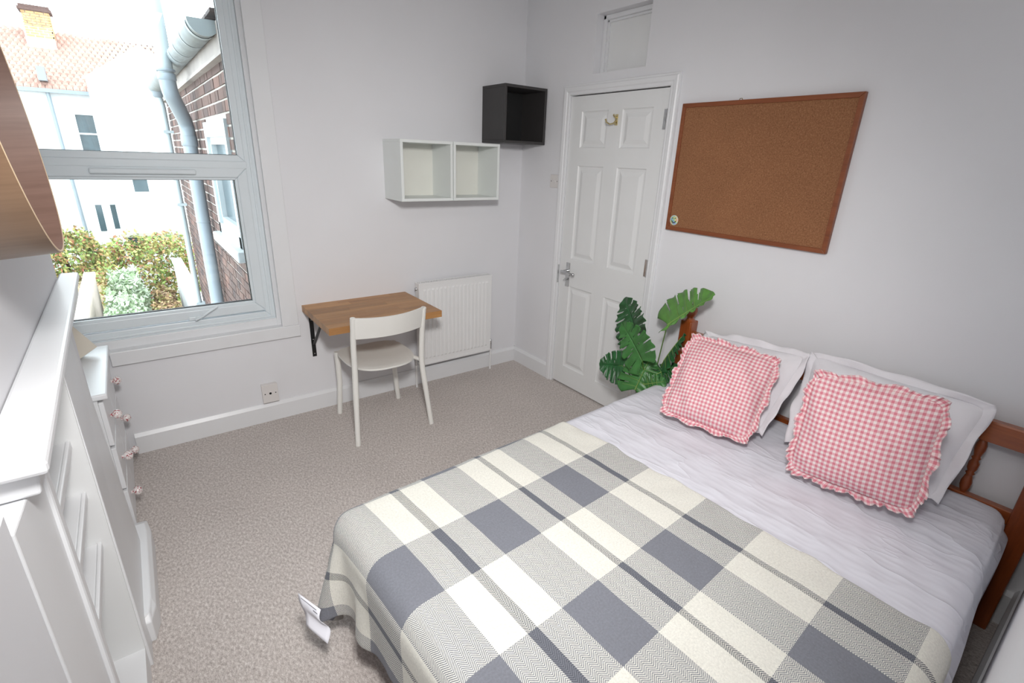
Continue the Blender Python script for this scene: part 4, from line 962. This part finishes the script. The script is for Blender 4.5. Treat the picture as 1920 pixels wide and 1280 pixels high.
PQ(MB().hexa([(-2.70, 14.8, -.90), (-.85, 14.8, -.90), (-.85, 16.6, -.72), (-2.70, 16.6, -.72), (-2.70, 14.8, -.80), (-.85, 14.8, -.80), (-.85, 16.6, -.50), (-2.70, 16.6, -.50)]), 'shed_roof', 'shedroof', sh_)
PQ(MB().box((-2.6, 14.97, -1.3), (-2.2, 15.0, -.95)), 'shed_opening', 'dkglass', sh_)
gw = thing('garden_wall', 'pale garden wall on the left side of the garden', 'wall', (-3.3, 9, GZ))
PQ(MB().box((-3.40, 5, GZ), (-3.25, 10.6, -1.08)), 'wall_body', 'fence', gw)
for k in range(17): PQ(MB().box((-3.42, 5+k*.33, -1.08), (-3.23, 5.32+k*.33, -1.0)), 'coping_stone', 'fence', gw)
gw2 = thing('garden_wall', 'low white wall at the foot of the brick wing', 'wall', (-1.66, 9, GZ))
PQ(MB().box((-1.75, 7.5, GZ), (-1.6, 12, -1.15)), 'wall_body', 'render', gw2); PQ(MB().box((-1.78, 7.5, -1.15), (-1.57, 12, -1.08)), 'coping_stone', 'render', gw2)
def shrub(c, r, m, label, n=2600, ls=.09, seed=0):
    rs = np.random.default_rng(seed); t = thing('garden_shrub', label, 'shrub', (c[0], c[1], GZ)); c = np.array(c, float)-np.array([c[0], c[1], GZ]); r = np.array(r)
    d = rs.normal(size=(n, 3)); d /= np.linalg.norm(d, axis=1, keepdims=True); lump = 1+.22*np.sin(d[:, :1]*5+seed)*np.cos(d[:, 1:2]*6)+.1*np.sin(d[:, 2:]*11)
    p = c+d*r*lump*rs.uniform(.72, 1.02, (n, 1)); p = p[p[:, 2] > .05]; n = len(p)
    a = rs.normal(size=(n, 3)); a /= np.linalg.norm(a, axis=1, keepdims=True); b = np.cross(a, rs.normal(size=(n, 3))); b /= np.linalg.norm(b, axis=1, keepdims=True)
    s_ = ls*rs.uniform(.6, 1.3, (n, 1)); V = np.concatenate([p-a*s_, p-b*s_*.5, p+a*s_, p+b*s_*.5], 1).reshape(-1, 3)
    me = bpy.data.meshes.new('foliage'); me.from_pydata(V.tolist(), [], [(4*i, 4*i+1, 4*i+2, 4*i+3) for i in range(n)])
    at = me.attributes.new('tone', 'FLOAT', 'POINT'); at.data.foreach_set('value', np.repeat(rs.uniform(0, 1, n), 4)); o = link('foliage', me, m, t); o['kind'] = 'stuff'
    MB().lathe([(.05, 0), (.035, float(c[2]))], n=8).build('stem', 'soil', t)
shrub((-2.80, 8.0, -1.75), (.34, 1.2, .75), 'fol_pale', 'pale silvery shrub beside the left garden wall', 6000, .05, 1)
shrub((-2.78, 10.8, -1.75), (.35, 1.0, .7), 'fol_pale', 'pale shrub further along the left garden wall', 4500, .06, 2)
shrub((-2.15, 13.2, -1.75), (1.25, .8, 1.15), 'fol_green', 'broad green and red hedge in front of the shed', 9000, .055, 3)
shrub((-2.13, 9.2, -2.1), (.29, 1.4, .6), 'fol_brown', 'brownish autumn shrub in the middle of the garden', 6000, .05, 4)
shrub((-2.08, 11.4, -2.2), (.25, .6, .5), 'fol_brown', 'low russet shrub against the low white wall', 4000, .05, 5)
shrub((-4.0, 14.6, -1.3), (.9, .7, .75), 'fol_green', 'small green shrub at the far left end of the garden', 4000, .06, 6)
